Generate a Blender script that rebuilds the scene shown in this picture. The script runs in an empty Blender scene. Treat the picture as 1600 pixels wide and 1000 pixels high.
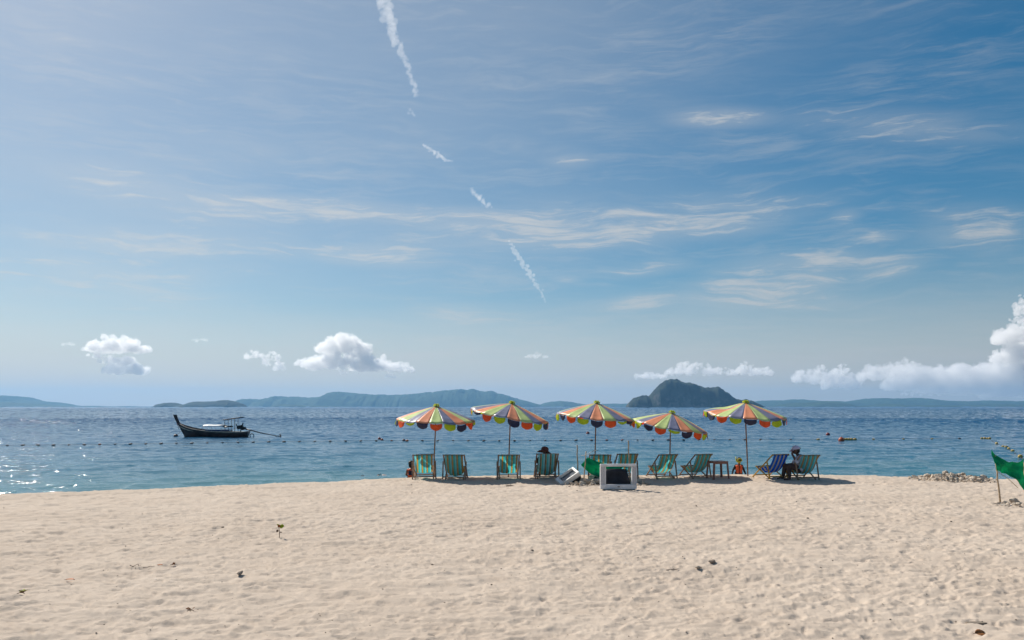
import bpy, bmesh, math, random
import numpy as np
from mathutils import Vector, Matrix, noise as mnoise

R = math.radians
scene = bpy.context.scene
COL = scene.collection

# ------------------------------------------------------------------ camera, sky, sun, exposure
F = 1244.0            # focal length in photo pixels (28 mm on a 36 mm sensor)
CAMZ = 2.3            # eye height above the sand by the chairs
SEA = -0.75           # sea level
HOR = 636.0

cam_d = bpy.data.cameras.new('camera')
cam_d.lens = 28.0; cam_d.sensor_width = 36.0
cam_d.shift_y = (HOR - 500.0) / 1600.0
cam_d.clip_start = 0.1; cam_d.clip_end = 120000.0
cam = bpy.data.objects.new('camera', cam_d); COL.objects.link(cam)
cam.location = (0, 0, CAMZ); cam.rotation_euler = (R(90), 0, 0)
scene.camera = cam

SUN_AZ, SUN_EL = R(-42.0), R(40.5)      # azimuth from +Y towards +X
SUN_DIR = Vector((math.sin(SUN_AZ)*math.cos(SUN_EL), math.cos(SUN_AZ)*math.cos(SUN_EL), math.sin(SUN_EL)))
sun_d = bpy.data.lights.new('sun', 'SUN'); sun_d.energy = 4.8; sun_d.angle = R(0.53); sun_d.color = (1.0, 0.93, 0.83)
sun = bpy.data.objects.new('sun', sun_d); COL.objects.link(sun)
sun.rotation_euler = (-SUN_DIR).to_track_quat('-Z', 'Y').to_euler()

scene.view_settings.view_transform = 'Standard'
scene.view_settings.look = 'None'
scene.view_settings.exposure = 0.2
scene.view_settings.gamma = 1.0
scene.view_settings.use_curve_mapping = False
scene.cycles.use_denoising = True
scene.cycles.volume_bounces = 8
scene.cycles.max_bounces = 10
scene.cycles.transparent_max_bounces = 24
scene.cycles.sample_clamp_indirect = 10.0


class NT:
    """tiny node-tree helper"""
    def __init__(s, nt):
        s.nt = nt; s.n = nt.nodes; s.l = nt.links
    def add(s, typ, **kw):
        nd = s.n.new(typ)
        for k, v in kw.items():
            setattr(nd, k, v)
        return nd
    def put(s, sock, v):
        if hasattr(v, 'node'): s.l.new(v, sock)
        else: sock.default_value = v
    def math(s, op, a, b=None, c=None, clamp=False):
        nd = s.add('ShaderNodeMath', operation=op); nd.use_clamp = clamp
        for i, v in enumerate((a, b, c)):
            if v is not None: s.put(nd.inputs[i], v)
        return nd.outputs[0]
    def vmath(s, op, a, b=None):
        nd = s.add('ShaderNodeVectorMath', operation=op)
        s.put(nd.inputs[0], a)
        if b is not None:
            if op == 'SCALE': s.put(nd.inputs[3], b)
            else: s.put(nd.inputs[1], b)
        return nd.outputs['Value'] if op in ('LENGTH', 'DOT_PRODUCT', 'DISTANCE') else nd.outputs[0]
    def noise(s, vec, scale=1.0, detail=4.0, rough=0.55, dist=0.0, lac=2.0):
        nd = s.add('ShaderNodeTexNoise')
        if vec is not None: s.l.new(vec, nd.inputs['Vector'])
        s.put(nd.inputs['Scale'], scale); nd.inputs['Detail'].default_value = detail
        nd.inputs['Roughness'].default_value = rough; nd.inputs['Distortion'].default_value = dist
        nd.inputs['Lacunarity'].default_value = lac
        return nd.outputs['Fac']
    def rng(s, v, a, b, c=0.0, d=1.0, smooth=True):
        nd = s.add('ShaderNodeMapRange'); nd.interpolation_type = 'SMOOTHSTEP' if smooth else 'LINEAR'
        s.put(nd.inputs[0], v)
        for i, q in enumerate((a, b, c, d)): s.put(nd.inputs[i+1], q)
        return nd.outputs[0]
    def mix(s, f, a, b):
        nd = s.add('ShaderNodeMix', data_type='RGBA')
        s.put(nd.inputs[0], f); s.put(nd.inputs[6], a); s.put(nd.inputs[7], b)
        return nd.outputs[2]
    def ramp(s, f, stops, interp='LINEAR'):
        nd = s.add('ShaderNodeValToRGB'); cr = nd.color_ramp; cr.interpolation = interp
        while len(cr.elements) < len(stops): cr.elements.new(0.5)
        for e, (p, c) in zip(cr.elements, stops):
            e.position = p; e.color = (c[0], c[1], c[2], 1)
        s.put(nd.inputs[0], f)
        return nd.outputs[0]
    def comb(s, x, y, z):
        nd = s.add('ShaderNodeCombineXYZ')
        for i, v in enumerate((x, y, z)): s.put(nd.inputs[i], v)
        return nd.outputs[0]


def build_world():
    w = bpy.data.worlds.new('World'); scene.world = w; w.use_nodes = True
    w.cycles.sampling_method = 'MANUAL'; w.cycles.sample_map_resolution = 512
    t = NT(w.node_tree); t.n.clear()
    out = t.add('ShaderNodeOutputWorld'); bg = t.add('ShaderNodeBackground')
    t.l.new(bg.outputs[0], out.inputs[0])
    sky = t.add('ShaderNodeTexSky'); sky.sky_type = 'NISHITA'; sky.sun_disc = False
    sky.sun_elevation = SUN_EL; sky.sun_rotation = SUN_AZ % (2*math.pi)
    sky.altitude = 0; sky.air_density = 1.0; sky.dust_density = 0.5; sky.ozone_density = 3.0
    d = t.add('ShaderNodeTexCoord').outputs['Generated']
    sep = t.add('ShaderNodeSeparateXYZ'); t.l.new(d, sep.inputs[0])
    x, y, z = sep.outputs
    az = t.math('MULTIPLY', t.math('ARCTAN2', x, y), 180/math.pi)
    el = t.math('MULTIPLY', t.math('ARCSINE', z), 180/math.pi)
    # cloud-deck coordinates: the ray's hit on a high flat layer
    zz = t.math('ADD', t.math('MAXIMUM', z, 0.0), 0.045)
    pl = t.comb(t.math('DIVIDE', x, zz), t.math('DIVIDE', y, zz), 0.0)
    mp = t.add('ShaderNodeMapping'); t.l.new(pl, mp.inputs[0])
    mp.inputs['Rotation'].default_value = (0, 0, R(-9)); mp.inputs['Scale'].default_value = (0.42, 1.15, 1)
    wob = t.noise(pl, 0.55, 3)
    wv = t.vmath('ADD', mp.outputs[0], t.comb(t.math('MULTIPLY', wob, 0.9), t.math('MULTIPLY', wob, 1.3), 0))
    streak = t.noise(wv, 1.5, 8, 0.62)
    broad = t.noise(pl, 0.35, 3, 0.5)
    # long combed streaks in sky coordinates (degrees)
    ae = t.comb(az, el, 0.0)
    warp = t.noise(t.comb(t.math('MULTIPLY', az, 0.10), t.math('MULTIPLY', el, 0.22), 0.0), 1.0, 3)
    elw = t.math('ADD', el, t.math('MULTIPLY', warp, 2.4))
    comb1 = t.noise(t.comb(t.math('MULTIPLY', az, 0.075), t.math('MULTIPLY', elw, 0.62), 3.0), 1.0, 9, 0.64, 0.3)
    comb2 = t.noise(t.comb(t.math('MULTIPLY', az, 0.20), t.math('MULTIPLY', elw, 1.9), 7.0), 1.0, 9, 0.68, 0.5)
    tex = t.math('ADD', t.math('MULTIPLY', comb1, 0.45), t.math('MULTIPLY', comb2, 0.55))
    # thin veils everywhere in the sky
    veil = t.math('MULTIPLY', t.rng(tex, 0.42, 0.68), t.rng(t.noise(t.comb(t.math('MULTIPLY', az, 0.035), t.math('MULTIPLY', el, 0.13), 1.0), 1.0, 3), 0.30, 0.62))
    veil = t.math('ADD', t.math('MULTIPLY', veil, 0.8), t.math('MULTIPLY', t.rng(streak, 0.46, 0.78), 0.25))
    # the larger cirrus patches, each from one end to the other with a half thickness
    def sky_deg(px, py):
        v = Vector(((px-800)/F, 1.0, (HOR-py)/F)).normalized()
        return math.degrees(math.atan2(v.x, v.y)), math.degrees(math.asin(v.z))
    patches = [(1030, 185, 1175, 184, 12, .9), (1140, 182, 1620, 200, 16, .65), (1330, 190, 1640, 207, 26, .4), (840, 246, 930, 246, 13, .9), (785, 228, 830, 228, 13, .5),
               (470, 372, 1260, 316, 42, .75), (640, 356, 1200, 332, 20, .6), (1080, 350, 1210, 352, 16, .45), (1420, 335, 1620, 328, 18, .6), (1440, 362, 1630, 350, 18, .85), (1480, 397, 1630, 390, 18, .6),
               (1300, 346, 1345, 336, 9, .6), (1330, 371, 1402, 368, 6, .9), (1050, 455, 1310, 424, 28, .75), (1140, 432, 1420, 392, 18, .75), (1355, 427, 1450, 412, 12, .9), (1060, 472, 1290, 464, 16, .65),
               (1240, 479, 1365, 473, 8, .5), (980, 418, 1070, 413, 8, .8), (940, 431, 1025, 429, 7, .6), (858, 437, 912, 437, 6, .8), (955, 472, 1035, 469, 9, .8), (520, 396, 675, 406, 11, .85),
               (630, 482, 760, 474, 12, .55), (690, 497, 840, 489, 13, .5), (840, 482, 1010, 474, 12, .45), (-60, 250, 320, 278, 18, .65), (285, 226, 500, 252, 20, .7), (150, 300, 570, 332, 16, .75),
               (320, 322, 570, 324, 12, .5), (-60, 392, 370, 373, 40, .65), (-40, 425, 520, 442, 40, .5), (375, 133, 470, 146, 11, .5), (-100, 20, 330, 95, 80, .30), (540, 8, 1050, 18, 36, .4),
               (280, 522, 720, 514, 20, .5), (-40, 475, 320, 482, 26, .4), (1080, 519, 1200, 517, 6, .4), (700, 345, 1000, 350, 14, .4)]
    tot = None
    for (x1, y1, x2, y2, th, k) in patches:
        (a1, e1), (a2, e2) = sky_deg(x1, y1), sky_deg(x2, y2)
        L = math.hypot(a2-a1, e2-e1)/2; hh = math.degrees(th/F)
        mpn = t.add('ShaderNodeMapping'); mpn.vector_type = 'TEXTURE'; t.l.new(ae, mpn.inputs[0])
        mpn.inputs['Location'].default_value = ((a1+a2)/2, (e1+e2)/2, 0); mpn.inputs['Rotation'].default_value = (0, 0, math.atan2(e2-e1, a2-a1)); mpn.inputs['Scale'].default_value = (L*1.7, hh*2.1, 1)
        gr = t.add('ShaderNodeTexGradient'); gr.gradient_type = 'SPHERICAL'; t.l.new(mpn.outputs[0], gr.inputs[0])
        tot = t.math('MULTIPLY', gr.outputs['Fac'], k) if tot is None else t.math('MULTIPLY_ADD', gr.outputs['Fac'], k, tot)
    texn = t.rng(tex, 0.35, 0.65, 0.0, 1.0, smooth=False)
    wisp = t.rng(t.math('ADD', t.math('MULTIPLY', texn, 0.85), t.math('MULTIPLY', t.math('MINIMUM', tot, 1.0), 0.62)), 0.70, 1.36)
    soft = t.math('MULTIPLY', t.rng(tot, 0.0, 1.1), t.rng(comb1, 0.30, 0.62, 0.10, 0.34))
    m = t.math('MAXIMUM', t.math('MULTIPLY', veil, 0.32), t.math('MAXIMUM', soft, t.math('MULTIPLY', wisp, 0.74)))
    m = t.math('MULTIPLY', m, t.rng(el, 0.0, 5.0, 0.3, 1.0))
    sd = t.vmath('DOT_PRODUCT', d, tuple(SUN_DIR))
    sheet = t.math('MULTIPLY', t.rng(sd, 0.40, 1.0, 0.0, 0.42), t.rng(broad, 0.2, 0.7, 0.55, 1.0))
    low = t.math('MULTIPLY', t.rng(el, 10.5, 0.3), t.rng(tex, 0.3, 0.7, 0.74, 0.94))
    sheet = t.math('MAXIMUM', sheet, low)
    # layers one over the other
    m = t.math('SUBTRACT', 1.0, t.math('MULTIPLY', t.math('SUBTRACT', 1.0, m), t.math('SUBTRACT', 1.0, sheet)), clamp=True)
    # a thin cirrus sheet lit by the sun: brighter towards it
    glow = t.rng(sd, 0.0, 1.0, 6.4, 9.9, smooth=False)
    cir = t.vmath('SCALE', (1.0, 0.985, 0.95), glow)
    hs = t.add('ShaderNodeHueSaturation'); hs.inputs['Saturation'].default_value = 1.40; hs.inputs['Hue'].default_value = 0.488
    t.l.new(sky.outputs[0], hs.inputs['Color'])
    col = t.mix(m, hs.outputs[0], cir)
    t.l.new(col, bg.inputs[0]); bg.inputs[1].default_value = 0.064
build_world()

# ------------------------------------------------------------------ helpers
def mesh_from(name, V, Fs, smooth=True):
    me = bpy.data.meshes.new(name)
    me.from_pydata([tuple(v) for v in V], [], [tuple(f) for f in Fs]); me.update()
    if smooth:
        me.polygons.foreach_set('use_smooth', [True]*len(me.polygons))
    return me

def obj(name, me, mat=None, parent=None, loc=None, rot=None):
    o = bpy.data.objects.new(name, me); COL.objects.link(o)
    if mat is not None and me is not None and not me.materials: me.materials.append(mat)
    if parent is not None: o.parent = parent
    if loc is not None: o.location = loc
    if rot is not None: o.rotation_euler = rot
    return o

def tag(o, label=None, cat=None, group=None, kind=None):
    if label: o['label'] = label
    if cat: o['category'] = cat
    if group: o['group'] = group
    if kind: o['kind'] = kind
    return o

def empty(name, loc, rz=0.0, label=None, cat=None, group=None):
    o = bpy.data.objects.new(name, None); COL.objects.link(o)
    o.location = loc; o.rotation_euler = (0, 0, rz)
    return tag(o, label, cat, group)

class MB:
    """collects shapes into one mesh"""
    def __init__(s): s.V = []; s.F = []
    def _add(s, V, Fs):
        b = len(s.V); s.V += [Vector(v) for v in V]; s.F += [tuple(i+b for i in f) for f in Fs]; return s
    def box(s, c, size, M=None, bev=0.0):
        hx, hy, hz = [q/2 for q in size]; c = Vector(c)
        if bev <= 0:
            V = [(sx*hx, sy*hy, sz*hz) for sz in (-1, 1) for sy in (-1, 1) for sx in (-1, 1)]
            Fs = [(0, 2, 3, 1), (4, 5, 7, 6), (0, 1, 5, 4), (2, 6, 7, 3), (0, 4, 6, 2), (1, 3, 7, 5)]
        else:
            bm = bmesh.new(); bmesh.ops.create_cube(bm, size=1.0)
            for v in bm.verts: v.co = Vector((v.co.x*2*hx, v.co.y*2*hy, v.co.z*2*hz))
            bmesh.ops.bevel(bm, geom=bm.edges[:], offset=bev, segments=2, affect='EDGES')
            bm.verts.ensure_lookup_table()
            V = [v.co.copy() for v in bm.verts]; Fs = [[v.index for v in f.verts] for f in bm.faces]; bm.free()
        V = [Vector(v) for v in V]
        if M is not None: V = [M @ v for v in V]
        return s._add([v+c for v in V], Fs)
    def bar(s, a, b, w, h=None, up=(0, 0, 1), bev=0.004):
        """rectangular bar between two points"""
        a, b = Vector(a), Vector(b); h = h or w; d = b-a; L = d.length; z = d.normalized()
        x = Vector(up).cross(z)
        if x.length < 1e-4: x = Vector((1, 0, 0)).cross(z)
        x.normalize(); y = z.cross(x)
        M = Matrix((x, y, z)).transposed()
        return s.box((a+b)/2, (w, h, L), M, bev)
    def tube(s, pts, rad, seg=8, cap=True):
        pts = [Vector(p) for p in pts]; n = len(pts)
        rad = rad if hasattr(rad, '__len__') else [rad]*n
        V = []; up = Vector((0.13, 0.31, 0.94))
        for i, p in enumerate(pts):
            d = (pts[min(i+1, n-1)] - pts[max(i-1, 0)]).normalized()
            x = up.cross(d)
            if x.length < 1e-3: x = Vector((1, 0, 0)).cross(d)
            x.normalize(); y = d.cross(x); up = y
            for k in range(seg):
                a = 2*math.pi*k/seg
                V.append(p + (x*math.cos(a) + y*math.sin(a))*rad[i])
        Fs = []
        for i in range(n-1):
            for k in range(seg):
                k2 = (k+1) % seg
                Fs.append((i*seg+k, i*seg+k2, (i+1)*seg+k2, (i+1)*seg+k))
        if cap:
            Fs.append(tuple(range(seg-1, -1, -1))); Fs.append(tuple((n-1)*seg+k for k in range(seg)))
        return s._add(V, Fs)
    def ball(s, c, r, sub=2, M=None):
        bm = bmesh.new(); bmesh.ops.create_icosphere(bm, subdivisions=sub, radius=1.0); bm.verts.ensure_lookup_table()
        r = r if hasattr(r, '__len__') else (r, r, r)
        V = [Vector((v.co.x*r[0], v.co.y*r[1], v.co.z*r[2])) for v in bm.verts]
        if M is not None: V = [M @ v for v in V]
        V = [v+Vector(c) for v in V]
        Fs = [[v.index for v in f.verts] for f in bm.faces]; bm.free()
        return s._add(V, Fs)
    def grid(s, P):
        """P[i][j] points -> quads"""
        n, m = len(P), len(P[0]); V = [p for row in P for p in row]
        Fs = [(i*m+j, i*m+j+1, (i+1)*m+j+1, (i+1)*m+j) for i in range(n-1) for j in range(m-1)]
        return s._add(V, Fs)
    def mesh(s, name='m', smooth=True):
        return mesh_from(name, s.V, s.F, smooth)
    def build(s, name, mat, parent=None, smooth=True, loc=None, rot=None):
        return obj(name, s.mesh(name, smooth), mat, parent, loc, rot)

def autosmooth(o, ang=35):
    me = o.data
    me.set_sharp_from_angle(angle=R(ang)) if hasattr(me, 'set_sharp_from_angle') else None
    return o

MATS = {}
def mat(name, col, rough=0.6, var=0.15, scale=8.0, bump=0.0, bscale=30.0, spec=0.3, transl=0.0, col2=None, metal=0.0, coat=0.0, sheen=0.0):
    if name in MATS: return MATS[name]
    m = bpy.data.materials.new(name); m.use_nodes = True
    t = NT(m.node_tree); bsdf = t.n['Principled BSDF']; out = t.n['Material Output']
    oc = t.add('ShaderNodeTexCoord').outputs['Object']
    n = t.noise(oc, scale, 5, 0.6)
    c2 = col2 or tuple(c*(1-2.2*var) for c in col)
    c1 = tuple(min(c*(1+var), 1) for c in col)
    c = t.mix(t.rng(n, 0.3, 0.7), (*c2, 1), (*c1, 1))
    t.l.new(c, bsdf.inputs['Base Color'])
    t.put(bsdf.inputs['Roughness'], t.rng(t.noise(oc, scale*2.3, 3), 0.3, 0.7, rough*0.85, min(rough*1.15, 1)))
    bsdf.inputs['Specular IOR Level'].default_value = spec
    bsdf.inputs['Metallic'].default_value = metal
    bsdf.inputs['Coat Weight'].default_value = coat
    if bump > 0:
        b = t.add('ShaderNodeBump'); b.inputs['Strength'].default_value = bump; b.inputs['Distance'].default_value = 0.02
        t.l.new(t.noise(oc, bscale, 5, 0.65), b.inputs['Height']); t.l.new(b.outputs[0], bsdf.inputs['Normal'])
    if transl > 0:
        tr = t.add('ShaderNodeBsdfTranslucent'); t.l.new(c, tr.inputs[0])
        mx = t.add('ShaderNodeMixShader'); mx.inputs[0].default_value = transl
        t.l.new(bsdf.outputs[0], mx.inputs[1]); t.l.new(tr.outputs[0], mx.inputs[2]); t.l.new(mx.outputs[0], out.inputs[0])
    MATS[name] = m
    return m

def at(px, py, D):
    """world point that lies D metres away along the view axis, measured in the photo"""
    return Vector(((px-800)/F*D, D, CAMZ + (HOR-py)/F*D))

# ------------------------------------------------------------------ the sand
CREST = np.array([(-90, -30), (-60, -8), (-40, 8), (-20, 17.5), (-13.5, 21.0), (-11.5, 22.0), (-9.3, 23.1), (-6.9, 24.4), (-4.9, 25.4), (-3.5, 26.0),
                  (-2.0, 26.4), (0, 27.0), (4.3, 27.1), (10.6, 27.4), (13.7, 27.0), (15.6, 26.2), (17, 25.7), (30, 21), (60, 8), (90, -10)], float)
def crest(X):
    return np.interp(X, CREST[:, 0], CREST[:, 1])

rng = np.random.default_rng(7)
_T = rng.random((256, 256))
def vnoise(x, y, o=0):
    x = x + o*17.31; y = y + o*9.77
    xi = np.floor(x).astype(int); yi = np.floor(y).astype(int)
    fx = x-xi; fy = y-yi
    fx = fx*fx*fx*(fx*(fx*6-15)+10); fy = fy*fy*fy*(fy*(fy*6-15)+10)
    g = lambda a, b: _T[a & 255, b & 255]
    return (g(xi, yi)*(1-fx)+g(xi+1, yi)*fx)*(1-fy) + (g(xi, yi+1)*(1-fx)+g(xi+1, yi+1)*fx)*fy
_R = rng.random((6, 256, 256))
def prints(X, Y, cell, rad, depth, seed):
    """scuffed footprints: jittered oval dents with a raised rim"""
    u, v = X/cell, Y/cell
    ui, vi = np.floor(u).astype(int), np.floor(v).astype(int)
    h = np.zeros_like(X)
    for a in (-1, 0, 1):
        for b in (-1, 0, 1):
            ca, cb = (ui+a+seed*31) & 255, (vi+b+seed*57) & 255
            cx = (ui+a+_R[0][ca, cb])*cell; cy = (vi+b+_R[1][ca, cb])*cell
            ang = (_R[2][ca, cb]-0.5)*1.7
            r1 = rad*(0.6+0.9*_R[3][ca, cb]); r2 = r1*(0.34+0.3*_R[4][ca, cb]); dp = depth*(0.25+0.75*_R[5][ca, cb])
            dx, dy = X-cx, Y-cy
            c, s = np.cos(ang), np.sin(ang)
            q = np.sqrt(((dx*c+dy*s)/r1)**2 + ((-dx*s+dy*c)/r2)**2)
            dent = np.where(q < 1.0, -(1-q*q)**1.2, 0.0)
            rim = np.exp(-((q-1.12)/0.22)**2)*0.38
            h += dp*(dent+rim)
    return h

def sand_base(X, Y):
    d = Y - crest(X)
    fall = 0.62*np.log1p(np.exp(np.clip((d-0.25)/0.62, -40, 40)))      # soft-plus: distance past the lip
    h = -0.23*fall
    h = np.maximum(h, -2.6 - 0.02*np.clip(d-12, 0, 40))
    h = h + 0.035*np.exp(-((d+0.6)/0.8)**2)*(0.4+1.2*vnoise(X*0.55, Y*0.3, 3))
    back = np.clip(-Y-4, 0, 100)
    return h + 0.02*back
def sand_h(X, Y):
    X = np.asarray(X, float); Y = np.asarray(Y, float)
    h = sand_base(X, Y)
    wx = X + 0.10*(vnoise(X*2.1, Y*2.1, 1)-.5) + 0.05*(vnoise(X*6, Y*6, 8)-.5)
    wy = Y + 0.12*(vnoise(X*2.3, Y*2.3, 2)-.5) + 0.05*(vnoise(X*6, Y*6, 9)-.5)
    k = 0.55 + 0.45*vnoise(X*0.33, Y*0.33, 5)
    h = h + k*(prints(wx, wy, 0.40, 0.18, 0.026, 1) + prints(wx+7.3, wy+3.1, 0.25, 0.115, 0.027, 2) + prints(wx+3.3, wy+9.7, 0.15, 0.066, 0.017, 3))
    h = h + 0.022*(np.abs(2*vnoise(wx*1.9, wy*3.1, 12)-1)) + 0.014*(np.abs(2*vnoise(wx*4.3, wy*7.0, 13)-1))
    h = h + 0.05*(vnoise(X*0.7, Y*0.9, 6)-.5) + 0.030*(vnoise(X*2.2, Y*3.0, 7)-.5) + 0.012*(vnoise(X*7, Y*9, 10)-.5) + 0.006*(vnoise(X*17, Y*19, 11)-.5)
    return h
def ground(x, y):
    return float(sand_h(np.array([x]), np.array([y]))[0])
def on_sand(px, py):
    """where the photo's pixel meets the sand"""
    D = CAMZ*F/(py-HOR)
    for _ in range(12):
        p = at(px, py, D); z = ground(p.x, p.y); D = 0.5*D + 0.5*(CAMZ-z)*F/(py-HOR); D = min(D, float(crest(p.x))-0.25)
    x = (px-800)/F*D
    return Vector((x, D, ground(x, D)))

def sand_material():
    m = bpy.data.materials.new('sand'); m.use_nodes = True
    t = NT(m.node_tree); b = t.n['Principled BSDF']
    g = t.add('ShaderNodeNewGeometry').outputs['Position']
    big = t.noise(g, 0.35, 4, 0.55); mid = t.noise(g, 3.0, 5, 0.6); fine = t.noise(g, 260.0, 2, 0.7)
    c = t.mix(t.rng(big, 0.3, 0.7), (0.575, 0.478, 0.390, 1), (0.63, 0.532, 0.440, 1))
    c = t.mix(t.math('MULTIPLY', t.rng(mid, 0.45, 0.8), 0.35), c, (0.46, 0.36, 0.275, 1))
    c = t.mix(t.rng(fine, 0.2, 0.8, 0.0, 0.30), c, (0.36, 0.285, 0.22, 1))
    # scattered dark bits of shell and bark
    vo = t.add('ShaderNodeTexVoronoi'); t.l.new(g, vo.inputs['Vector']); vo.inputs['Scale'].default_value = 9.0
    sepc = t.add('ShaderNodeSeparateColor'); t.l.new(vo.outputs['Color'], sepc.inputs[0])
    spot = t.math('MULTIPLY', t.math('LESS_THAN', vo.outputs['Distance'], 0.10), t.math('GREATER_THAN', sepc.outputs[0], 0.80))
    c = t.mix(t.math('MULTIPLY', spot, 0.75), c, (0.10, 0.07, 0.05, 1))
    # wet sand close to the water line
    sz = t.add('ShaderNodeSeparateXYZ'); t.l.new(g, sz.inputs[0])
    wet = t.rng(t.math('ADD', sz.outputs[2], t.math('MULTIPLY', mid, 0.15)), -0.62, -0.36, 1.0, 0.0)
    c = t.mix(t.math('MULTIPLY', wet, 0.6), c, (0.20, 0.15, 0.10, 1))
    t.l.new(c, b.inputs['Base Color'])
    t.put(b.inputs['Roughness'], t.rng(wet, 0, 1, 0.95, 0.45)); b.inputs['Specular IOR Level'].default_value = 0.15
    bp = t.add('ShaderNodeBump'); bp.inputs['Strength'].default_value = 0.8; bp.inputs['Distance'].default_value = 0.014
    hh = t.math('ADD', t.noise(g, 26.0, 6, 0.66), t.math('MULTIPLY', fine, 0.3))
    t.l.new(hh, bp.inputs['Height']); t.l.new(bp.outputs[0], b.inputs['Normal'])
    return m

def build_sand():
    # one sheet, finer in front of the viewer
    th = np.concatenate([np.linspace(-180, -44, 90, endpoint=False), np.linspace(-44, 44, 1050), np.linspace(44, 180, 90)[1:]])
    r = [0.6]
    while r[-1] < 95:
        q = r[-1]
        k = 0.10 if q < 4 else (0.0042 if q < 14 else (0.0034 if q < 29 else 0.05))
        r.append(q*(1+k))
    r = np.array(r); T, Rr = np.meshgrid(np.radians(th), r)
    X = Rr*np.sin(T); Y = Rr*np.cos(T); Z = sand_h(X, Y)
    n, m = X.shape
    V = np.stack([X, Y, Z], -1).reshape(-1, 3)
    i = np.arange(n-1)[:, None]*m + np.arange(m-1)[None, :]
    Q = np.stack([i, i+1, i+m+1, i+m], -1).reshape(-1, 4)[:, ::-1]
    me = bpy.data.meshes.new('sand')
    me.vertices.add(len(V)); me.vertices.foreach_set('co', V.astype(np.float32).ravel())
    me.loops.add(Q.size); me.loops.foreach_set('vertex_index', Q.astype(np.int32).ravel())
    me.polygons.add(len(Q)); me.polygons.foreach_set('loop_start', np.arange(0, Q.size, 4, dtype=np.int32))
    me.polygons.foreach_set('use_smooth', np.ones(len(Q), bool))
    me.update(); me.validate()
    o = obj('beach_sand', me, sand_material()); tag(o, kind='structure')
    print('sand verts', len(V))
build_sand()

# ------------------------------------------------------------------ the sea
def sea_material():
    m = bpy.data.materials.new('sea_water'); m.use_nodes = True
    t = NT(m.node_tree); b = t.n['Principled BSDF']
    g = t.add('ShaderNodeNewGeometry').outputs['Position']
    at_ = t.add('ShaderNodeAttribute'); at_.attribute_name = 'depth'
    dep = at_.outputs['Fac']
    mp = t.add('ShaderNodeMapping'); t.l.new(g, mp.inputs[0]); mp.inputs['Scale'].default_value = (0.35, 1.0, 1.0)
    mp.inputs['Rotation'].default_value = (0, 0, R(6))
    wv = mp.outputs[0]
    patch = t.noise(wv, 0.05, 4, 0.6)
    dd = t.math('ADD', dep, t.math('MULTIPLY', t.math('SUBTRACT', patch, 0.5), 3.0))
    c = t.ramp(t.rng(dd, 0.0, 14.0, smooth=False), [(0.0, (0.075, 0.20, 0.225)), (0.08, (0.034, 0.14, 0.215)), (0.25, (0.018, 0.098, 0.195)), (1.0, (0.012, 0.070, 0.165))])
    t.l.new(c, b.inputs['Base Color'])
    b.inputs['IOR'].default_value = 1.33; b.inputs['Specular IOR Level'].default_value = 0.20
    dist = t.vmath('LENGTH', g)
    t.put(b.inputs['Roughness'], t.rng(dist, 60.0, 1500.0, 0.085, 0.24, smooth=False))
    bp = t.add('ShaderNodeBump'); bp.inputs['Strength'].default_value = 1.0; bp.inputs['Distance'].default_value = 0.065; bp.inputs['Filter Width'].default_value = 0.03
    t.l.new(t.noise(wv, 3.5, 4, 0.6), bp.inputs['Height']); t.l.new(bp.outputs[0], b.inputs['Normal'])
    return m

def wave_h(X, Y, r, T):
    """choppy wind waves; wavelengths grow with distance once they get too fine to tell apart"""
    h = np.zeros_like(X)
    ca, sa = math.cos(R(8)), math.sin(R(8))
    U = X*ca + Y*sa; W = -X*sa + Y*ca
    U = U + 1.1*(vnoise(U*0.7, W*0.9, 22)-.5); w = W + 0.5*vnoise(U*0.2, W*0.3, 21) + 0.9*(vnoise(U*0.5, W*0.8, 23)-.5)
    for k, (lam, sl) in enumerate(((7.0, .006), (3.2, .035), (1.6, .11), (0.85, .155))):
        fade = np.clip(1.6 - r*0.006/lam*1.0, 0, 1)
        n = vnoise(U/lam*0.5, w/lam, 31+k)
        if lam < 1: n = 1-np.abs(2*n-1)            # peaked crests on the smallest
        h += fade*sl*lam*0.5*(n-0.5)
    far = np.clip((r-70)/140, 0, 1); lr = np.log(r)
    h += far*r*0.0020*(vnoise(T*150, lr*170, 41)-0.5) + far*r*0.0012*(vnoise(T*330, lr*330, 42)-0.5)
    near = np.clip((r-26)/8, 0.25, 1)
    h = h*near
    # small steep wavelet faces of every slope and heading
    K = 50.0; lr = np.log(r); u = T*K; v = lr*K
    ui = np.floor(u).astype(int); vi = np.floor(v).astype(int)
    for a in (-1, 0, 1):
        for b in (-1, 0, 1):
            ca, cb = (ui+a) & 255, (vi+b) & 255
            tc = (ui+a+_R[0][ca, cb])/K; rc = np.exp((vi+b+_R[1][ca, cb])/K)
            dx = X - rc*np.sin(tc); dy = Y - rc*np.cos(tc); Rw = 0.0038*rc*(0.7+0.6*_R[4][ca, cb])
            sl = 0.04 + 0.34*_R[2][ca, cb]**2.1; hd = 2*np.pi*_R[3][ca, cb]
            q = (dx*dx+dy*dy)/(Rw*Rw)
            h += sl*(np.cos(hd)*dx+np.sin(hd)*dy)*np.exp(-q*q*0.8)*np.clip((320-r)/150, 0, 1)*near
    return h

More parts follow.
